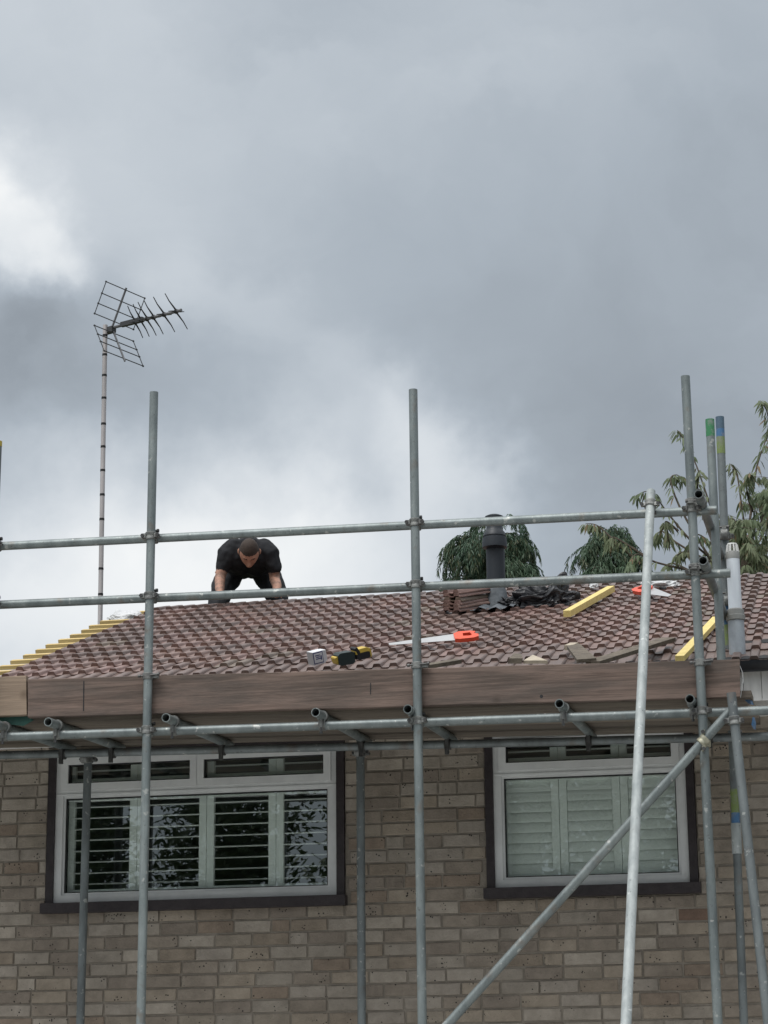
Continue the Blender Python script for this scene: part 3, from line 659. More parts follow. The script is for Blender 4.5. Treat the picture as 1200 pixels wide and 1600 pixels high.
# loose boards of the platform
for i in range(5):
    y0 = -1.372+i*.228; xL = -2.95+random.uniform(-.1,.1); xR = 2.19+random.uniform(-.03,.05)
    b = MB(); za = lambda x, y: (led(x).z*(1-((y-YLD)/(YIL-YLD)))+inl(x).z*((y-YLD)/(YIL-YLD)))+.0495+TR+.002
    P = []
    for x in (xL, xR):
        for y in (y0, y0+.222): z = za(x, y); P += [(x,y,z), (x,y,z+.036)]
    b.add(P, [(0,1,3,2),(4,6,7,5),(0,4,5,1),(2,3,7,6),(1,5,7,3),(0,2,6,4)])
    bo = b.build('scaffold_board', M['board'], None, (0, y0+.11, 4.3))
    tag(bo, ('platform board lying directly behind the toe boards','second platform board behind the toe boards','middle board of the five in the scaffold platform','platform board above the inner ledger','platform board closest to the brick wall')[i], 'board', 'boards of the scaffold platform')
b = MB(); p = [at(x,y,-1.34) for x,y in ((-40,1119.5),(46,1119.5),(56,1127),(40,1136),(14,1133),(-40,1138))]; ax = Vector((1,0,0)); az = Vector((0,0,1)); o0 = p[0]
b.prism([((q-o0).x, (q-o0).z) for q in p][::-1], ax, az, o0+Vector((0,-.036,0)), (0,.002,0)); tag(b.build('plastic_film', M['tarp_green'], None, tuple(o0)), 'dark green film hanging under the pale toe board', 'film')
for pts, nm in ((((1159,1085),(1167,1087),(1172,1094),(1174,1100),(1169,1099),(1164,1094)),0), (((1176,1120),(1178,1130),(1177,1139),(1174,1132),(1175,1126)),1)):
    b = MB(); p = [at(x,y,-1.30) for x,y in pts]; o0 = p[0]; b.prism([((q-o0).x, (q-o0).z) for q in p][::-1], ax, az, o0, (.01,.03,0))
    tag(b.build('blue_rag', M['bpaint'], None, tuple(o0)), ('blue rag tucked behind the end of the long toe board', 'blue rag end hanging below the outer ledger')[nm], 'rag')
b = MB(); pp = [at(x,y,-1.40) for x,y in ((1156,1040),(1160.5,1052),(1161,1066),(1158.5,1078),(1157,1090))]; b.path(pp, .0016, 5); tag(b.build('string', M['bag'], None, tuple(pp[-1])), 'thin pale string hanging at the toe board end', 'string')

# ------------------------------------------------------------------ things on the roof
RQ = rp(0, 0, TT+TH)
def onroof(x, y, lift=0.): return on_plane(x, y, RQ+RN*lift, RN)
def bar(name, m, p0, p1, wd, h, label, cat, lift=None, group=None):
    lf = h/2 if lift is None else lift
    a, c = onroof(*p0, lf), onroof(*p1, lf); b = MB(); b.beam(a, c, wd, h, RN); return tag(b.build(name, m, None, tuple((a+c)/2)), label, cat, group)
bar('timber_batten', M['timber_y'], (886,959), (955,920), .05, .042, 'short yellow timber batten lying beside the black plastic sheet', 'batten')
bar('timber_batten', M['timber_y'], (1062,1029), (1120,967), .05, .03, 'yellow timber batten lying behind the corner tubes', 'batten')
bar('wood_scrap', M['scrap'], (926,1036), (1045,999), .09, .022, 'long dark board offcut lying low on the tiles', 'offcut', .02)
b = MB(); P = [onroof(*q, .025) for q in ((886,1014),(906,1011),(932,1034),(902,1036))]; b.add(P+[p+RN*.02 for p in P], [(3,2,1,0),(4,5,6,7),(0,1,5,4),(1,2,6,5),(2,3,7,6),(3,0,4,7)])
tag(b.build('wood_scrap', M['scrap'], None, tuple(P[3])), 'grey square plywood offcut leaning on the long dark offcut', 'offcut')
bar('wood_scrap', M['scrap_pale'], (888,1012), (898,1008), .05, .03, 'small pale wooden block beside the grey offcut', 'offcut')
b = MB(); P = [onroof(*q, .01) for q in ((818,1037),(833,1028),(856,1037))]; b.add(P+[p+RN*.018 for p in P], [(2,1,0),(3,4,5),(0,1,4,3),(1,2,5,4),(2,0,3,5)]); tag(b.build('wood_scrap', M['scrap_pale'], None, tuple(P[0])), 'pale broken chip lying behind the toe board', 'offcut')
b = MB(); P = [onroof(*q, .012) for q in ((793,1037),(801,1029),(812,1030),(815,1037))]; b.add(P+[p+RN*.03+Vector((.01,0,0)) for p in P], [(3,2,1,0),(4,5,6,7),(0,1,5,4),(1,2,6,5),(2,3,7,6),(3,0,4,7)]); tag(b.build('mortar_lump', M['scrap'], None, tuple(P[0])), 'dark crumbled lump beside the pale broken chip', 'rubble')
bar('wood_scrap', M['scrap'], (655,1043), (716,1033), .07, .022, 'flat dark offcut under the orange handled saw', 'offcut', .02)
# stack of loose tiles
for i in range(6):
    p = onroof(686,954,.0)+RN*(i*.027)+Vector((random.uniform(-.006,.006), .012*i, 0))
    o = put('roof_tile', tile_me, p, None, (RP-.03+random.uniform(-.01,.01), random.uniform(-.015,.015), R(-33)+random.uniform(-.05,.05)))
    o.rotation_euler = (Matrix.Rotation(RP-.02, 4, 'X') @ Matrix.Rotation(R(-33)+random.uniform(-.05,.05), 4, 'Z') @ Matrix.Rotation(random.uniform(-.02,.02), 4, 'Y')).to_euler()
    tag(o, 'loose brown roof tile stacked beside the dark vent pipe', 'roof tile', 'tiles in the stack by the vent pipe')
# handsaws
def saw(p_tip, p_heel, p_end, lift, label):
    t, h, e = onroof(*p_tip, lift), onroof(*p_heel, lift), onroof(*p_end, lift)
    d = (h-t).normalized(); sd_ = RN.cross(d).normalized()
    if sd_.dot(RS) < 0: sd_ = -sd_
    tilt = (sd_*.96+RN*.28).normalized(); nn = d.cross(tilt)
    root = empty('handsaw', tuple(t.lerp(h,.5)), label, 'saw')
    l = (h-t).length; b = MB(); b.prism([(0,-.012),(l+.02,-.035),(l+.02,.065),(0,.018)], d, tilt, t, nn*.0016); b.build('blade', M['blade'], root)
    le = (e-h).length; o = h-tilt*.04
    out = [(-.01,.005),(.02,-.005),(le*.75,-.004),(le,.012),(le+.005,.045),(le-.02,.062),(le-.005,.088),(le*.75,.104),(.03,.108),(-.005,.085)]
    inn = [(.045,.035),(le*.68,.03),(le-.035,.048),(le*.70,.078),(.05,.076)]
    b = MB(); th = nn*.026; n1, n2 = len(out), len(inn)
    for off in (-.5, .5):
        P = [o+d*a+tilt*c+th*off for a, c in out]+[o+d*a+tilt*c+th*off for a, c in inn]
        fs = []
        import itertools
        # fan between outer and inner loops
        oi = 0; ii = 0
        near = [min(range(n2), key=lambda q: (inn[q][0]-out[p][0])**2+(inn[q][1]-out[p][1])**2) for p in range(n1)]
        for p in range(n1):
            q = (p+1) % n1; f = [p, q]; k = near[q]; f.append(n1+k)
            while k != near[p]: k = (k-1) % n2; f.append(n1+k)
            fs.append(f if off > 0 else f[::-1])
        b.add(P, fs)
    m_ = n1+n2
    b.f += [[i, (i+1) % n1, m_+(i+1) % n1, m_+i] for i in range(n1)]+[[n1+(i+1) % n2, n1+i, m_+n1+i, m_+n1+(i+1) % n2] for i in range(n2)]; b.m += [0]*(n1+n2)
    b.build('handle', M['orange'], root)
saw((608,1007), (712,997), (747,994), .03, 'handsaw with orange handle lying across the middle of the tiles')
saw((1046,931), (1010,924), (991,921), .03, 'handsaw with orange handle lying near the ridge behind the bright leaning tube')
# nail gun with pack of nails
o = onroof(520,1042,.0); r_ = rt0; root = empty('nail_gun', tuple(o), 'yellow and black cordless nailer lying above the toe board', 'tool')
fx = (onroof(578,1028)-onroof(520,1036)).normalized(); fy = RN.cross(fx).normalized()
def nb(name, m, c, hx, hy, hz, rot=0, bev=.3):
    b = MB(); ax_ = (fx*math.cos(rot)+RN*math.sin(rot)); az_ = (RN*math.cos(rot)-fx*math.sin(rot)); c = o+fx*c[0]+fy*c[1]+RN*c[2]
    poly = [(-hx,-hz*(1-bev)),(-hx*(1-bev),-hz),(hx*(1-bev),-hz),(hx,-hz*(1-bev)),(hx,hz*(1-bev)),(hx*(1-bev),hz),(-hx*(1-bev),hz),(-hx,hz*(1-bev))]
    b.prism(poly, ax_, az_, c-fy*hy, fy*(2*hy)); return b.build(name, m, root)
nb('battery', M['dgreen'], (.075,0,.042), .052, .04, .036, .03); nb('battery_cap', M['yellow'], (.020,0,.036), .010, .034, .022, .3); nb('grip', M['blacktool'], (.135,0,.05), .03, .022, .02, .2)
nb('body', M['yellow'], (.18,0,.072), .042, .036, .017, .12); nb('motor', M['blacktool'], (.185,0,.046), .042, .037, .020, .12); nb('nose', M['yellow'], (.228,0,.058), .012, .026, .026, .12); nb('trigger', M['blacktool'], (.148,0,.078), .010, .037, .020, .5)
bo = onroof(494,1041,.0); root = empty('nail_box', tuple(bo), 'small white and navy printed nail box propped against the yellow nailer', 'box')
bx_ = (onroof(520,1034)-onroof(493,1041)).normalized(); bz = (RN*.75-RS*.25).normalized(); by = bx_.cross(bz).normalized(); by = by if by.dot(RS) > 0 else -by
b = MB(); c = bo+bx_*.05+bz*.045+by*.03; b.obox(c, bx_*.055, by*.022, bz*.042); b.build('carton', M['card'], root)
b = MB(); b.obox(c-by*.0225-bx_*.008+bz*.002, bx_*.046, by*.0006, bz*.037); b.build('border', M['navy'], root); b = MB(); b.obox(c-by*.0232-bx_*.008+bz*.002, bx_*.040, by*.0006, bz*.031); lab = b.build('label_panel', M['card'], root)
b = MB(); [b.obox(c-by*.0240-bx_*(.014-i*.002)+bz*(.018-.011*i), bx_*(.022-.005*(i % 2)), by*.0003, bz*.003) for i in range(3)]; b.obox(c-by*.0240+bx_*.018+bz*.0, bx_*.006, by*.0003, bz*.014); b.build('print', M['navy'], lab)
b = MB(); b.obox(c+bx_*.066+bz*.004, bx_*.010, by*.02, bz*.036); b.build('side_panel', M['card'], root)
# dark vent pipe with terminal and lead base
v0 = onroof(775,944); s = 1/ (F/((v0-CAM).dot(fw)))
vent = empty('vent_pipe', tuple(v0), 'dark grey plastic vent pipe with stepped cap standing by the ridge', 'vent pipe')
hp = lambda y: (945-y)*s*1.02
R1 = 14.6*s
b = MB(); b.lathe(v0-RN*.08, (0,0,1), [(R1,0),(R1,hp(848)+.08)], 28); b.build('pipe', M['vent'], vent, smooth=True)
b = MB(); b.lathe(v0, (0,0,1), [(R1*1.02,hp(857)),(19.5*s,hp(856)),(19.8*s,hp(851)),(19*s,hp(841)),(17*s,hp(840)),(17*s,hp(838.5)),(18*s,hp(838)),(16.6*s,hp(832)),(14.5*s,hp(830)),(13*s,hp(826)),(12*s,hp(813)),(14.5*s,hp(810)),(14.5*s,hp(806.5)),(9*s,hp(804)),(0,hp(803.5))], 28); b.build('cap', M['vent'], vent, smooth=True)
b = MB(); b.lathe(v0-RN*.06, (0,0,1), [(R1*1.45,0),(R1*1.3,.08),(R1*1.12,.15),(R1*1.02,.17)], 28); b.build('slate_collar', M['lead'], vent, smooth=True)
b = MB(); n = 10; P = [[rp(0,0)*0 for _ in range(n+1)] for _ in range(n+1)]
c0 = onroof(772,947,.006)
for i in range(n+1):
    for j_ in range(n+1):
        u, v = (i/n-.5)*.30, (j_/n-.5)*.24; P[i][j_] = c0+Vector((u,0,0))+RS*v+RN*(.012*math.sin(u*60)+.012*noise.noise(Vector((u*20,v*20,3))))
b.add([p for r0 in P for p in r0], [(i*(n+1)+j_, (i+1)*(n+1)+j_, (i+1)*(n+1)+j_+1, i*(n+1)+j_+1) for i in range(n) for j_ in range(n)]); b.build('flashing', M['lead'], vent, smooth=True)
# crumpled black sheet
def crumple(name, m, c, sx_, sy_, sz_, seed, label, cat, am=1.):
    b = MB(); nu, nv = 64, 34; P = []
    for j_ in range(nv+1):
        ph = math.pi/2*j_/nv
        for i in range(nu):
            th = 2*math.pi*i/nu; d = Vector((math.cos(th)*math.cos(ph), math.sin(th)*math.cos(ph), math.sin(ph)))
            q = d*2.2+Vector((seed,0,0)); k = 1+am*(.45*noise.noise(q)+.20*(abs(noise.noise(q*1.9))*2-.6)+.05*abs(noise.noise(q*4)))
            sp_ = abs(d.x)**.8*math.copysign(1, d.x)
            P.append(Vector(c)+Vector((sp_*sx_*k,0,0))+RS*(d.y*sy_*k)+RN*(max(d.z,0)**.8*sz_*k*(.75+.5*noise.noise(Vector((d.x*2.5+seed,1,4))))-.008))
    fs = [(j_*nu+i, j_*nu+(i+1) % nu, (j_+1)*nu+(i+1) % nu, (j_+1)*nu+i) for j_ in range(nv) for i in range(nu)]
    b.add(P, fs); return tag(b.build(name, m, None, tuple(c), smooth=False), label, cat)
crumple('plastic_sheet', M['sheet'], onroof(843,944,-.02), .24, .17, .19, 3.3, 'crumpled black plastic sheet heaped on the tiles near the ridge', 'plastic sheet')
crumple('plastic_sheet', M['sheet'], onroof(800,946,-.01), .09, .1, .09, 8.1, 'small fold of black plastic at the foot of the vent pipe', 'plastic sheet')
crumple('plastic_wrap', M['bag'], on_plane(196,963,rp(0,0,.0),RN), .13, .12, .06, 5.5, 'pale plastic wrap lying on the bare battens', 'plastic wrap', .3)
crumple('paper_scrap', M['bag'], onroof(928,916,.0), .035, .05, .04, 2.2, 'white paper scrap beside the yellow batten at the ridge', 'paper')
crumple('paper_scrap', M['bag'], onroof(1030,914,.0), .13, .10, .05, 6.2, 'white wrapping lying on the ridge behind the leaning tube', 'paper')
# white flue by the neighbour's eaves
f0 = onroof(1150,1010); f0 = Vector((f0.x-.0, f0.y+.12, f0.z+.03)); s = ((f0-CAM).dot(fw))/F
def fz(y): return (1012-y)*s*1.015
flue = empty('flue_pipe', tuple(f0), 'white flue pipe with caged top and grey collar rising from the eaves', 'flue')
def fc(y): q = 1149+ (1012-y)*(-.02); return 0
b = MB(); b.lathe(f0-Vector((0,0,.06)), (0,0,1), [(13*s,0),(12.7*s,fz(968)+.06)], 28); b.build('base_pipe', M['flue_metal'], flue, smooth=True)
b = MB(); b.lathe(f0, (0,0,1), [(12.8*s,fz(974)),(14.6*s,fz(973)),(15*s,fz(966)),(13.8*s,fz(965)),(13.6*s,fz(957)),(11*s,fz(955))], 28); b.build('collar', M['flue_ring'], flue, smooth=True)
b = MB(); b.lathe(f0, (0,0,1), [(10.6*s,fz(960)),(10.4*s,fz(874))], 28); b.build('pipe', M['flue'], flue, smooth=True)
b = MB(); b.lathe(f0, (0,0,1), [(10.7*s,fz(876)),(10.9*s,fz(866)),(10.2*s,fz(865)),(9.6*s,fz(864))], 28); b.build('ring', M['flue_ring'], flue, smooth=True)
b = MB(); zt_ = fz(853); zb_ = fz(865)
for k in range(10):
    a = 2*math.pi*k/10; b.beam(f0+Vector((math.cos(a)*9.2*s, math.sin(a)*9.2*s, zb_)), f0+Vector((math.cos(a)*7.2*s, math.sin(a)*7.2*s, zt_)), .006, .012, Vector((math.cos(a),math.sin(a),0)))
b.lathe(f0+Vector((0,0,zt_)), (0,0,1), [(7.8*s,0),(7.6*s,.008),(2*s,.012)], 20); b.build('cage', M['fascia'], flue)

# ------------------------------------------------------------------ television aerial
YA = 3.45
m0 = at(156.5,965,YA); m1 = at(164.5,508,YA); ux = (m1-m0); sA = ((m1-CAM).dot(fw))/F
mb0 = m0+(m0-m1)*(.75/ux.length)
aer = empty('tv_aerial', tuple(mb0), 'tall television aerial with banded pole and grid reflector above the roof end', 'aerial')
b = MB(); b.pipe(mb0, m1, 3.7*sA, .003, 18); pole = b.build('mast', M['alu'], aer, smooth=True)
for y in (525,556,589,625,666,702,739,777,815,853,891,930): t = (965-y)/(965-508); p = m0+ux*t; b = MB(); b.lathe(p-ux.normalized()*.009, ux, [(3.95*sA,0),(3.95*sA,.018)], 16); b.build('tape_band', M['tape'], pole, smooth=True)
b = MB(); b.beam(mb0+Vector((0,0,.1)), mb0+Vector((.62,0,.1)), .04, .04); b.beam(mb0+Vector((0,0,.5)), mb0+Vector((.62,0,.5)), .04, .04); b.build('wall_bracket', M['boom'], aer)
hd = Vector((-math.sin(YAW), math.cos(YAW), 0)); bm = (rt0*.827-hd*.563).normalized(); el = Vector((-bm.y, bm.x, 0)); el = el if el.dot(rt0) > 0 else -el
sA = ((m1-CAM).dot(fw))/F; Zv = Vector((0,0,1))
hub = at(176,512,YA); A0 = hub-bm*(14*sA); A1 = hub+bm*(138*sA)+Zv*.0
b = MB(); b.path([A0, A1], 2.6*sA, 8); boom = b.build('boom', M['boom'], aer, smooth=True)
b = MB(); b.obox(hub-bm*(6*sA)-Zv*(3*sA), bm*(9*sA), el*(5*sA), Zv*(4.5*sA)); b.obox(hub+bm*(40*sA)+Zv*(1*sA), bm*(22*sA), el*(3.2*sA), Zv*(3.6*sA)); b.build('dipole_box', M['rod'], aer)
for sg in (1, -1):
    st = bm*(25*sA)+Zv*(sg*54*sA); o_ = hub+Zv*(sg*3*sA)-bm*(0)
    b = MB(); b.path([o_, o_+st*1.06], 1.7*sA, 6); ref = b.build('reflector', M['boom'], aer, smooth=True)
    ts = (.12,.40,.68,1.0) if sg > 0 else (.13,.42,.66,.97)
    b = MB()
    for t in ts: b.path([o_+st*t-el*(46*sA), o_+st*t+el*(46*sA)], .85*sA, 5)
    for e_ in (-46, 46): b.path([o_+st*ts[0]+el*(e_*sA), o_+st*ts[-1]+el*(e_*sA)], .75*sA, 5)
    for t in ts:
        for e_ in (-46, 46): b.lathe(o_+st*t+el*((e_-1)*sA), el, [(1.5*sA,0),(1.5*sA,2*sA)], 6)
    b.build('grid', M['rod'], ref)
for i, t in enumerate((46,58,70,83,104,128)):
    c = hub+bm*(t*sA); b = MB(); hl = (15,16,18,19,21,22)[i]
    for sg in (1, -1):
        b.path([c+Zv*(1.5*sA)*sg, c+el*(-sg*hl*.35*sA)+Zv*(sg*6*sA), c+el*(-sg*hl*.8*sA)+Zv*(sg*12*sA), c+el*(-sg*hl*1.25*sA)+Zv*(sg*21*sA)], [1.5*sA,1.3*sA,.9*sA,.7*sA], 6)
        b.path([c, c+el*(sg*hl*.45*sA)+Zv*(sg*2.2*sA), c+el*(sg*hl*.85*sA)+Zv*(sg*5*sA)], [1.2*sA,1.0*sA,.6*sA], 6)
    b.lathe(c-bm*(2.2*sA), bm, [(3.6*sA,0),(3.9*sA,1.5*sA),(3.4*sA,4.4*sA)], 10); b.build('director', M['rod'], aer, smooth=True)

# ------------------------------------------------------------------ person at the ridge
MO = at(388, 943, YR); MO.z = Z0+S_RIDGE*SR+.035
fv = Vector((CAM.x-MO.x, CAM.y-MO.y, 0)).normalized(); rv = Vector((-fv.y, fv.x, 0)); rv = rv if rv.dot(rt0) > 0 else -rv
def W(r, f, u): return MO+rv*r+fv*f+Vector((0,0,u))
bd = MB(); SEG = []
def limb(pts, rad, m, seg=14):
    P = [W(*p) for p in pts]; bd.path(P, rad, seg)
    for p, q in ((P[0], rad[0]), (P[-1], rad[-1])): ball(p, (rv*q, fv*q, Vector((0,0,q))))
    for i in range(len(P)-1): SEG.append((P[i], P[i+1], rad[i], rad[i+1], m))
def ball(c, ax, n=12):
    b0 = []; fs = []
    for j_ in range(n//2+1):
        ph = -math.pi/2+math.pi*j_/(n//2)
        for i in range(n): th = 2*math.pi*i/n; b0.append(c+ax[0]*math.cos(th)*math.cos(ph)+ax[1]*math.sin(th)*math.cos(ph)+ax[2]*math.sin(ph))
    for j_ in range(n//2):
        for i in range(n): fs.append((j_*n+i, j_*n+(i+1) % n, (j_+1)*n+(i+1) % n, (j_+1)*n+i))
    bd.add(b0, fs)
# materials: 0 shirt 1 trousers 2 skin 3 arm skin 4 hair 5 boots
for sg in (-1, 1):
    limb([(sg*.045,-.60,.43),(sg*.05,-.46,.405),(sg*.075,-.32,.39),(sg*.085,-.20,.395)], [.115,.118,.135,.118], 0)
    limb([(sg*.055,-.64,.43),(sg*.05,-.56,.43)], [.125,.125], 1)
    limb([(sg*.11,-.17,.43),(sg*.165,-.15,.385),(sg*.195,-.165,.29)], [.09,.077,.06], 0)
    limb([(sg*.195,-.165,.29),(sg*.222-(.02 if sg > 0 else -.004),-.175-.02*sg,.20),(sg*.218,-.08,.115+.01*sg),(sg*.215,.0,.045)], [.046,.042,.038,.027], 3)
    limb([(sg*.215,.0,.045),(sg*.213,.045,.025)], [.026,.028], 2)
    for k in range(4):
        q = sg*.213+(k-1.5)*.019*sg; ln = (.055,.066,.07,.058)[k if sg > 0 else k]
        limb([(q,.05,.025),(q+sg*.002*(k-1.5),.05+ln*.55,.018),(q+sg*.004*(k-1.5),.05+ln,-.008)], [.0095,.009,.0078], 2, 8)
    limb([(sg*.195,.02,.03),(sg*.172,.05,.022),(sg*.165,.08,.008)], [.012,.0105,.009], 2, 8)
    limb([(sg*.10,-.62,.42),(sg*.20,-.50,.20),(sg*.262,-.40,-.045)], [.12,.092,.070], 1)
    limb([(sg*.262,-.40,-.045),(sg*.275,-.58,-.10),(sg*.28,-.76,-.185)], [.066,.06,.045], 1)
    limb([(sg*.28,-.78,-.18),(sg*.285,-.80,-.25)], [.046,.042], 5)
limb([(0,-.40,.44),(0,-.26,.455),(0,-.17,.445)], [.10,.108,.095], 0)
limb([(0,-.20,.44),(0,-.09,.405),(0,-.04,.385)], [.075,.062,.058], 2)
kc = (Vector((0,0,1))*.48+fv*.88).normalized(); kf = (fv*.48-Vector((0,0,1))*.88).normalized(); HC = W(.005,.02,.362)
n = 28; hv = []; hf = []
for j_ in range(n//2+1):
    ph = -math.pi/2+math.pi*j_/(n//2)
    for i in range(n):
        th = 2*math.pi*i/n; a, b_, c = math.cos(th)*math.cos(ph), math.sin(th)*math.cos(ph), math.sin(ph)
        nar = 1-.34*max(0,-c)**1.2*(1 if b_ > -.3 else .6); bk = 1.0
        y = b_*.098*(1+.10*max(0,-c)*(b_ > 0))-(.012 if c < -.5 and b_ < 0 else 0)
        hv.append(HC+rv*(a*.078*nar)+kf*y+kc*(c*.118))
for j_ in range(n//2):
    for i in range(n): hf.append((j_*n+i, j_*n+(i+1) % n, (j_+1)*n+(i+1) % n, (j_+1)*n+i))
bd.add(hv, hf)
def HP(a, b_, c): return HC+rv*a+kf*b_+kc*c
bd.path([HP(0,.092,.012), HP(0,.104,-.012), HP(0,.113,-.034), HP(0,.10,-.042)], [.008,.010,.014,.010], 8)
bd.path([HP(-.045,.080,.022), HP(0,.094,.020), HP(.045,.080,.022)], [.009,.011,.009], 8)
bd.path([HP(-.022,.085,-.066), HP(0,.094,-.066), HP(.022,.085,-.066)], [.006,.0085,.006], 8)
for sg in (-1, 1): ball(HP(sg*.080,-.012,-.005), (rv*.012, kf*.018, kc*.031), 10)
me = bd.mesh('person', M['shirt'], tuple(MO)); po = bpy.data.objects.new('person', me); col.objects.link(po); po.location = MO
rm_ = po.modifiers.new('r', 'REMESH'); rm_.mode = 'VOXEL'; rm_.voxel_size = .0075
sm_ = po.modifiers.new('s', 'SMOOTH'); sm_.iterations = 3; sm_.factor = .5
dg = bpy.context.evaluated_depsgraph_get(); me2 = bpy.data.meshes.new_from_object(po.evaluated_get(dg)); po.modifiers.clear(); po.data = me2
nrms = [v.normal.copy() for v in me2.vertices]
for v, vn in zip(me2.vertices, nrms):
    c = v.co+MO; q = c-HC
    if q.length > .14 and not ((c-MO).z < .24 and abs((c-MO).dot(rv)) > .15 and (c-MO).dot(fv) > -.26):
        v.co += vn*(.011*noise.noise(c*11)+.006*noise.noise(c*26))
me2.materials.clear()
for k in ('shirt','trouser','skin','skin_arm','hair','boot'): me2.materials.append(M[k])
for p in me2.polygons:
    c = p.center+MO; q = c-HC; a, b_, cc = q.dot(rv), q.dot(kf), q.dot(kc); best = None
    p.use_smooth = True
    if (a/.1)**2+(b_/.125)**2+(cc/.135)**2 < 1.0 and b_ > -.11 and not (b_ < -.05 and cc < -.02):
        hair = cc > .048 or (cc > -.02 and b_ < .030 and abs(a) < .079) or (cc > -.05 and b_ < -.02 and abs(a) < .079)
        brow = (.017 < cc < .026 and b_ > .06 and .014 < abs(a) < .045)
        beard = False
        p.material_index = 4 if hair or brow else 2; continue
    for P0, P1, r0, r1, m in SEG:
        d = P1-P0; t = max(0, min(1, (c-P0).dot(d)/max(d.length_squared, 1e-9))); dist = (c-(P0+d*t)).length-(r0+(r1-r0)*t)
        if best is None or dist < best[0]: best = (dist, m)
    p.material_index = best[1]
tag(po, 'person in black t-shirt and dark trousers kneeling over the ridge with arms down', 'person')

# ------------------------------------------------------------------ trees
def leaf(mb, p, d, nrm, ln, wd, curl=.25):
    d = d.normalized(); s_ = d.cross(nrm); s_ = s_.normalized() if s_.length > 1e-5 else frame_of(d)[0]; n_ = s_.cross(d)
    a = p+d*(ln*.35)+n_*(.03*ln); b = p+d*(ln*.72)-Vector((0,0,curl*ln*.25)); t = p+d*ln-Vector((0,0,curl*ln*.6))
    mb.add([p, a+s_*(wd*.5), a-s_*(wd*.5), b+s_*(wd*.42), b-s_*(wd*.42), t], [(0,2,1),(1,2,4,3),(3,4,5)])
def curve(pts, n):
    out = []; m = len(pts)-1
    for i in range(n+1):
        t = i/n*m; k = min(int(t), m-1); u = t-k; p0, p1, p2, p3 = pts[max(k-1,0)], pts[k], pts[k+1], pts[min(k+2,m)]
        out.append(.5*((2*p1)+(p2-p0)*u+(2*p0-5*p1+4*p2-p3)*u*u+(3*p1-p0-3*p2+p3)*u**3))
    return out
tr = random.Random(21)
def broadleaf():
    YB = 8.5; base = at(1165,905,YB); root = empty('broadleaf_tree', (base.x, base.y, 0), 'tree with long drooping olive leaves growing behind the right end of the roof', 'tree')
    tk = MB(); P = [Vector((base.x,base.y,0)), Vector((base.x+.1,base.y,2.2)), Vector((base.x-.05,base.y,4.2)), at(1168,905,YB), at(1172,840,YB)]
    tk.path(curve(P,10), [.16-.012*i for i in range(11)], 10); tk.build('trunk', M['bark'], root, smooth=True)
    lf = MB(); br = MB()
    px_paths = [[(1168,905),(1130,850),(1108,785),(1086,722),(1066,682),(1058,672)], [(1150,905),(1085,850),(1042,800),(1018,768),(994,774)], [(1120,890),(1066,800),(1048,752),(1056,742),(1068,748)],
        [(1172,880),(1160,800),(1152,745),(1140,724)], [(1170,830),(1180,742),(1192,700),(1205,668)], [(1205,760),(1206,690),(1199,645),(1188,626)], [(1185,830),(1205,775),(1235,750)],
        [(1130,890),(1060,850),(1034,830),(1024,842)], [(1120,900),(1030,880),(995,866),(984,884)], [(1100,905),(1050,880),(1030,900)], [(1160,890),(1112,850),(1090,835),(1078,850)], [(1165,870),(1130,815),(1110,800)],
        [(1120,850),(1098,800),(1090,760),(1093,735)], [(1176,800),(1166,760),(1172,738)], [(1110,880),(1075,862),(1056,868)], [(1060,830),(1040,815),(1045,845)], [(1000,880),(965,850),(935,822),(915,818)], [(1010,870),(960,840),(950,850)]]
    dens = []
    for _ in range(66):
        x, y = tr.uniform(1095,1230), tr.uniform(775,910)
        if y < 900-(x-1095)*1.15 and x < 1180: continue
        dens.append([(x,y),(x+tr.uniform(-22,14),y-tr.uniform(10,30)),(x+tr.uniform(-34,22),y-tr.uniform(12,42))])
    for _ in range(60):
        x, y = tr.uniform(1050,1290), tr.uniform(925,1250); dens.append([(x,y),(x+tr.uniform(-22,22),y-tr.uniform(10,30)),(x+tr.uniform(-40,40),y-tr.uniform(12,45))])
    for pi, pp in enumerate(px_paths+dens):
        dY = tr.uniform(-1.0,1.0) if pi >= len(px_paths) else tr.uniform(-.5,.5)
        P = [at(x, y, YB+dY*(i/len(pp)+.2)) for i, (x, y) in enumerate(pp)]; n = 14 if pi < len(px_paths) else 8; C = curve(P, n)
        r0 = .014 if pi < len(px_paths) else .006; br.path(C, [r0*(1-.8*i/n) for i in range(n+1)], 5)
        st = int(n*.35) if pi < len(px_paths) else 1
        for i in range(st, n+1):
            if pi >= len(px_paths) and pp[0][0] < 1110 and tr.random() < .4: continue
            d = (C[min(i+1,n)]-C[i-1]).normalized()
            for k in range(6 if i > n-4 else tr.choice((3,4,5))):
                a = tr.uniform(0, 6.28); sd_ = Vector((math.cos(a), math.sin(a)*.8, tr.uniform(-.9,.1)))
                lf.cm = 1 if tr.random() < .06 else 0
                leaf(lf, C[i]+sd_*.012, (sd_*.8+d*.4-Vector((0,0,.75))), Vector((tr.uniform(-.8,.8),-.6+tr.uniform(-.6,.6),.7)), tr.uniform(.07,.115), tr.uniform(.017,.027), tr.uniform(.2,.7))
    br.build('branches', M['bark'], root, smooth=True); lf.build('crown', [M['leaf'], M['leaf_dry']], root)
broadleaf()
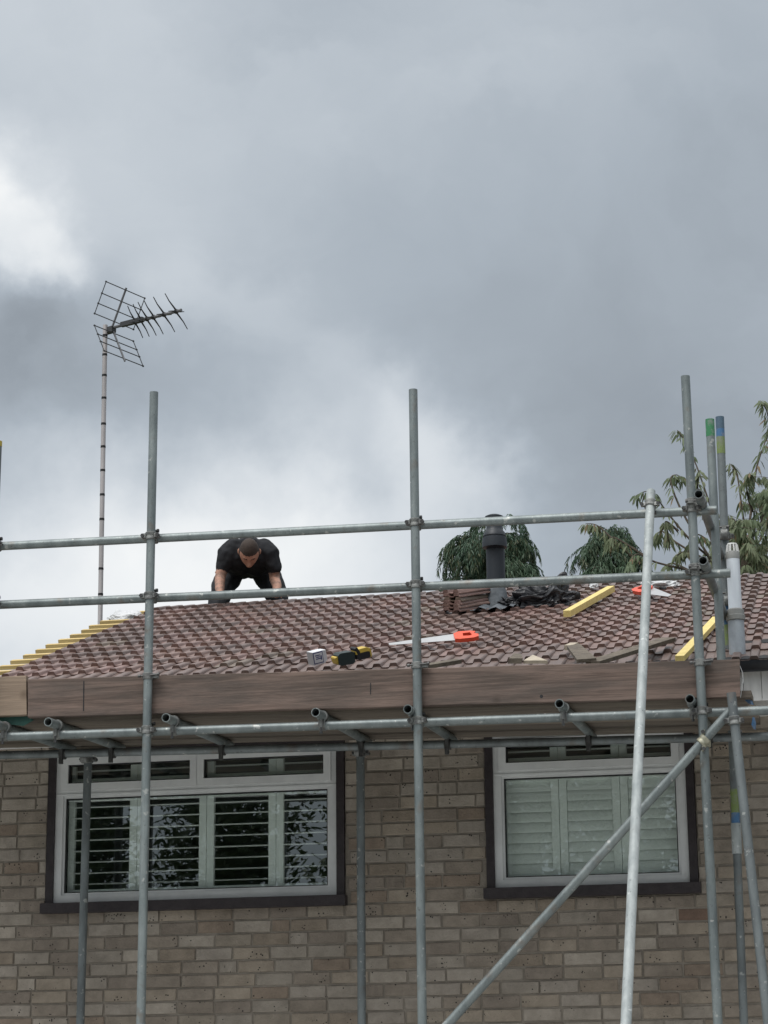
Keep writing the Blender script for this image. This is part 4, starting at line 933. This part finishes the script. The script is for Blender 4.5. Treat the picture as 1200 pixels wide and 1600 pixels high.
def conifer(pxc, top_y, Y, prof, seed, label):
    """prof: list of (pixel height, half width in px); drooping fan sprays hang from arching branches"""
    cr = random.Random(seed); tp = at(pxc, top_y, Y); root = empty('conifer_tree', (tp.x, tp.y, 0), label, 'tree')
    s = ((tp-CAM).dot(fw))/F
    tk = MB(); tk.path([Vector((tp.x,tp.y,0)), Vector((tp.x,tp.y,tp.z*.6)), tp-Vector((0,0,.15))], [.17,.11,.02], 8); tk.build('trunk', M['bark'], root, smooth=True)
    lf = MB(); br = MB(); zt = tp.z
    def half(y):
        for (ya, ha), (yb, hb_) in zip(prof, prof[1:]):
            if ya <= y <= yb: return ha+(hb_-ha)*(y-ya)/(yb-ya)
        return prof[-1][1]
    for i in range(58+46):
        low = i >= 58; y = top_y+((cr.random()**.85)*125 if not low else cr.uniform(115,480)); hw = (half(y)+(max(0, y-top_y-120)*.12))*s; z = zt-(y-top_y)*s*1.03
        a = cr.uniform(0, 6.283); l = max(.12, hw*(cr.uniform(.5,1.0) if cr.random() < .7 else cr.uniform(1.0,1.12))); d = Vector((math.cos(a), math.sin(a), 0)); rise = cr.uniform(.2,.75)*l
        p0 = Vector((tp.x, tp.y, z-rise*.6-.05)); P = [p0, p0+d*l*.45+Vector((0,0,rise*.8)), p0+d*l*.82+Vector((0,0,rise*.75)), p0+d*l*1.02+Vector((0,0,rise*cr.uniform(.1,.6)-.03))]
        C = curve(P, 9); br.path(C, [.009*(1-.85*k/9) for k in range(10)], 4)
        for k in range(2, 10):
            dd = (C[min(k+1,9)]-C[k-1]).normalized(); sdv = dd.cross(Vector((0,0,1))).normalized()
            for sg in (((-1, 1) if k < 9 else (-1, 0, 1)) if not low else ((-1,) if k % 2 else (1,))):
                bl = cr.uniform(.10,.24)*(1 if k < 8 else .8)*(1.6 if low else 1); o_ = (dd*cr.uniform(.5,1.)+sdv*sg*cr.uniform(.5,1.)+Vector((0,0,cr.uniform(-.3,.25)))).normalized()
                Q = [C[k], C[k]+o_*bl*.5, C[k]+o_*bl*.9-Vector((0,0,bl*.22)), C[k]+o_*bl*1.08-Vector((0,0,bl*cr.uniform(.45,.85)))]; D = curve(Q, 8)
                for q in range(1, 9):
                    for _ in range(5):
                        e_ = (D[q]-D[q-1]).normalized(); r_ = Vector((cr.uniform(-1,1), cr.uniform(-1,1), cr.uniform(-.9,.3)))
                        lf.cm = 1 if (q > 5 and cr.random() < .4) else 0
                        leaf(lf, D[q], e_*.8+r_*.7-Vector((0,0,.2)), Vector((cr.uniform(-1,1),cr.uniform(-1,1),.6)), cr.uniform(.03,.085)*(1.5 if low else 1), cr.uniform(.006,.013)*(1.6 if low else 1), .6)
    br.build('branches', M['bark'], root); lf.build('crown', [M['conifer'], M['conifer_tip']], root)
conifer(768, 802, 12.5, [(802,6),(812,42),(830,58),(850,66),(870,62),(890,76),(930,82)], 4, 'drooping dark conifer behind the vent pipe')
conifer(950, 818, 13.5, [(818,6),(830,24),(850,42),(870,52),(890,62),(940,70)], 9, 'dark conifer between the vent pipe and the broadleaf tree')
conifer(1150, 835, 15.0, [(835,6),(850,30),(890,70),(940,80)], 12, 'dark conifer hidden behind the broadleaf tree')
# trees across the road: seen only as reflections in the window glass
def street_tree(x, y, h, rad, seed, nl, label, nc=110):
    cr = random.Random(seed); root = empty('street_tree', (x, y, 0), label, 'tree', 'trees across the road')
    tk = MB(); tk.path([Vector((x,y,0)), Vector((x+.2,y,h*.3)), Vector((x,y,h*.75))], [.28,.2,.06], 8); tk.build('trunk', M['bark'], root, smooth=True)
    lf = MB()
    for i in range(nc):
        a = cr.uniform(0,6.28); zz = cr.uniform(.22,1.0); rr0 = rad*(1-.65*max(0,zz-.45)/.55)*cr.uniform(.25,1); c = Vector((x+math.cos(a)*rr0, y+math.sin(a)*rr0, h*zz)); cs = cr.uniform(.45,1.0)
        for k in range(nl):
            v = Vector((cr.gauss(0,1), cr.gauss(0,1), cr.gauss(0,.55)))*cs*.42
            q = c+v; d1 = Vector((cr.uniform(-1,1),cr.uniform(-1,1),cr.uniform(-.9,.4)))*cr.uniform(.07,.13); d2 = Vector((cr.uniform(-1,1),cr.uniform(-1,1),cr.uniform(-1,1)))*.05
            b0 = len(lf.v); lf.v += [q-d1, q+d2, q+d1, q-d2]; lf.f.append([b0,b0+1,b0+2,b0+3]); lf.m.append(0)
    lf.build('crown', M['leaf_far'], root)
for i, (x, y, h, rd, nc) in enumerate(((-18.6,-33,10.5,2.8,260),(-14.3,-35,9.9,2.1,220),(-10.6,-34,11.2,2.3,260),(-5.2,-32,13.0,3.6,460),(-1.6,-33,13.5,3.6,460),(2.4,-32,12.5,3.2,330))):
    street_tree(x, y, h, rd, 40+i, 100, 'broad green tree standing across the road from the house', nc)
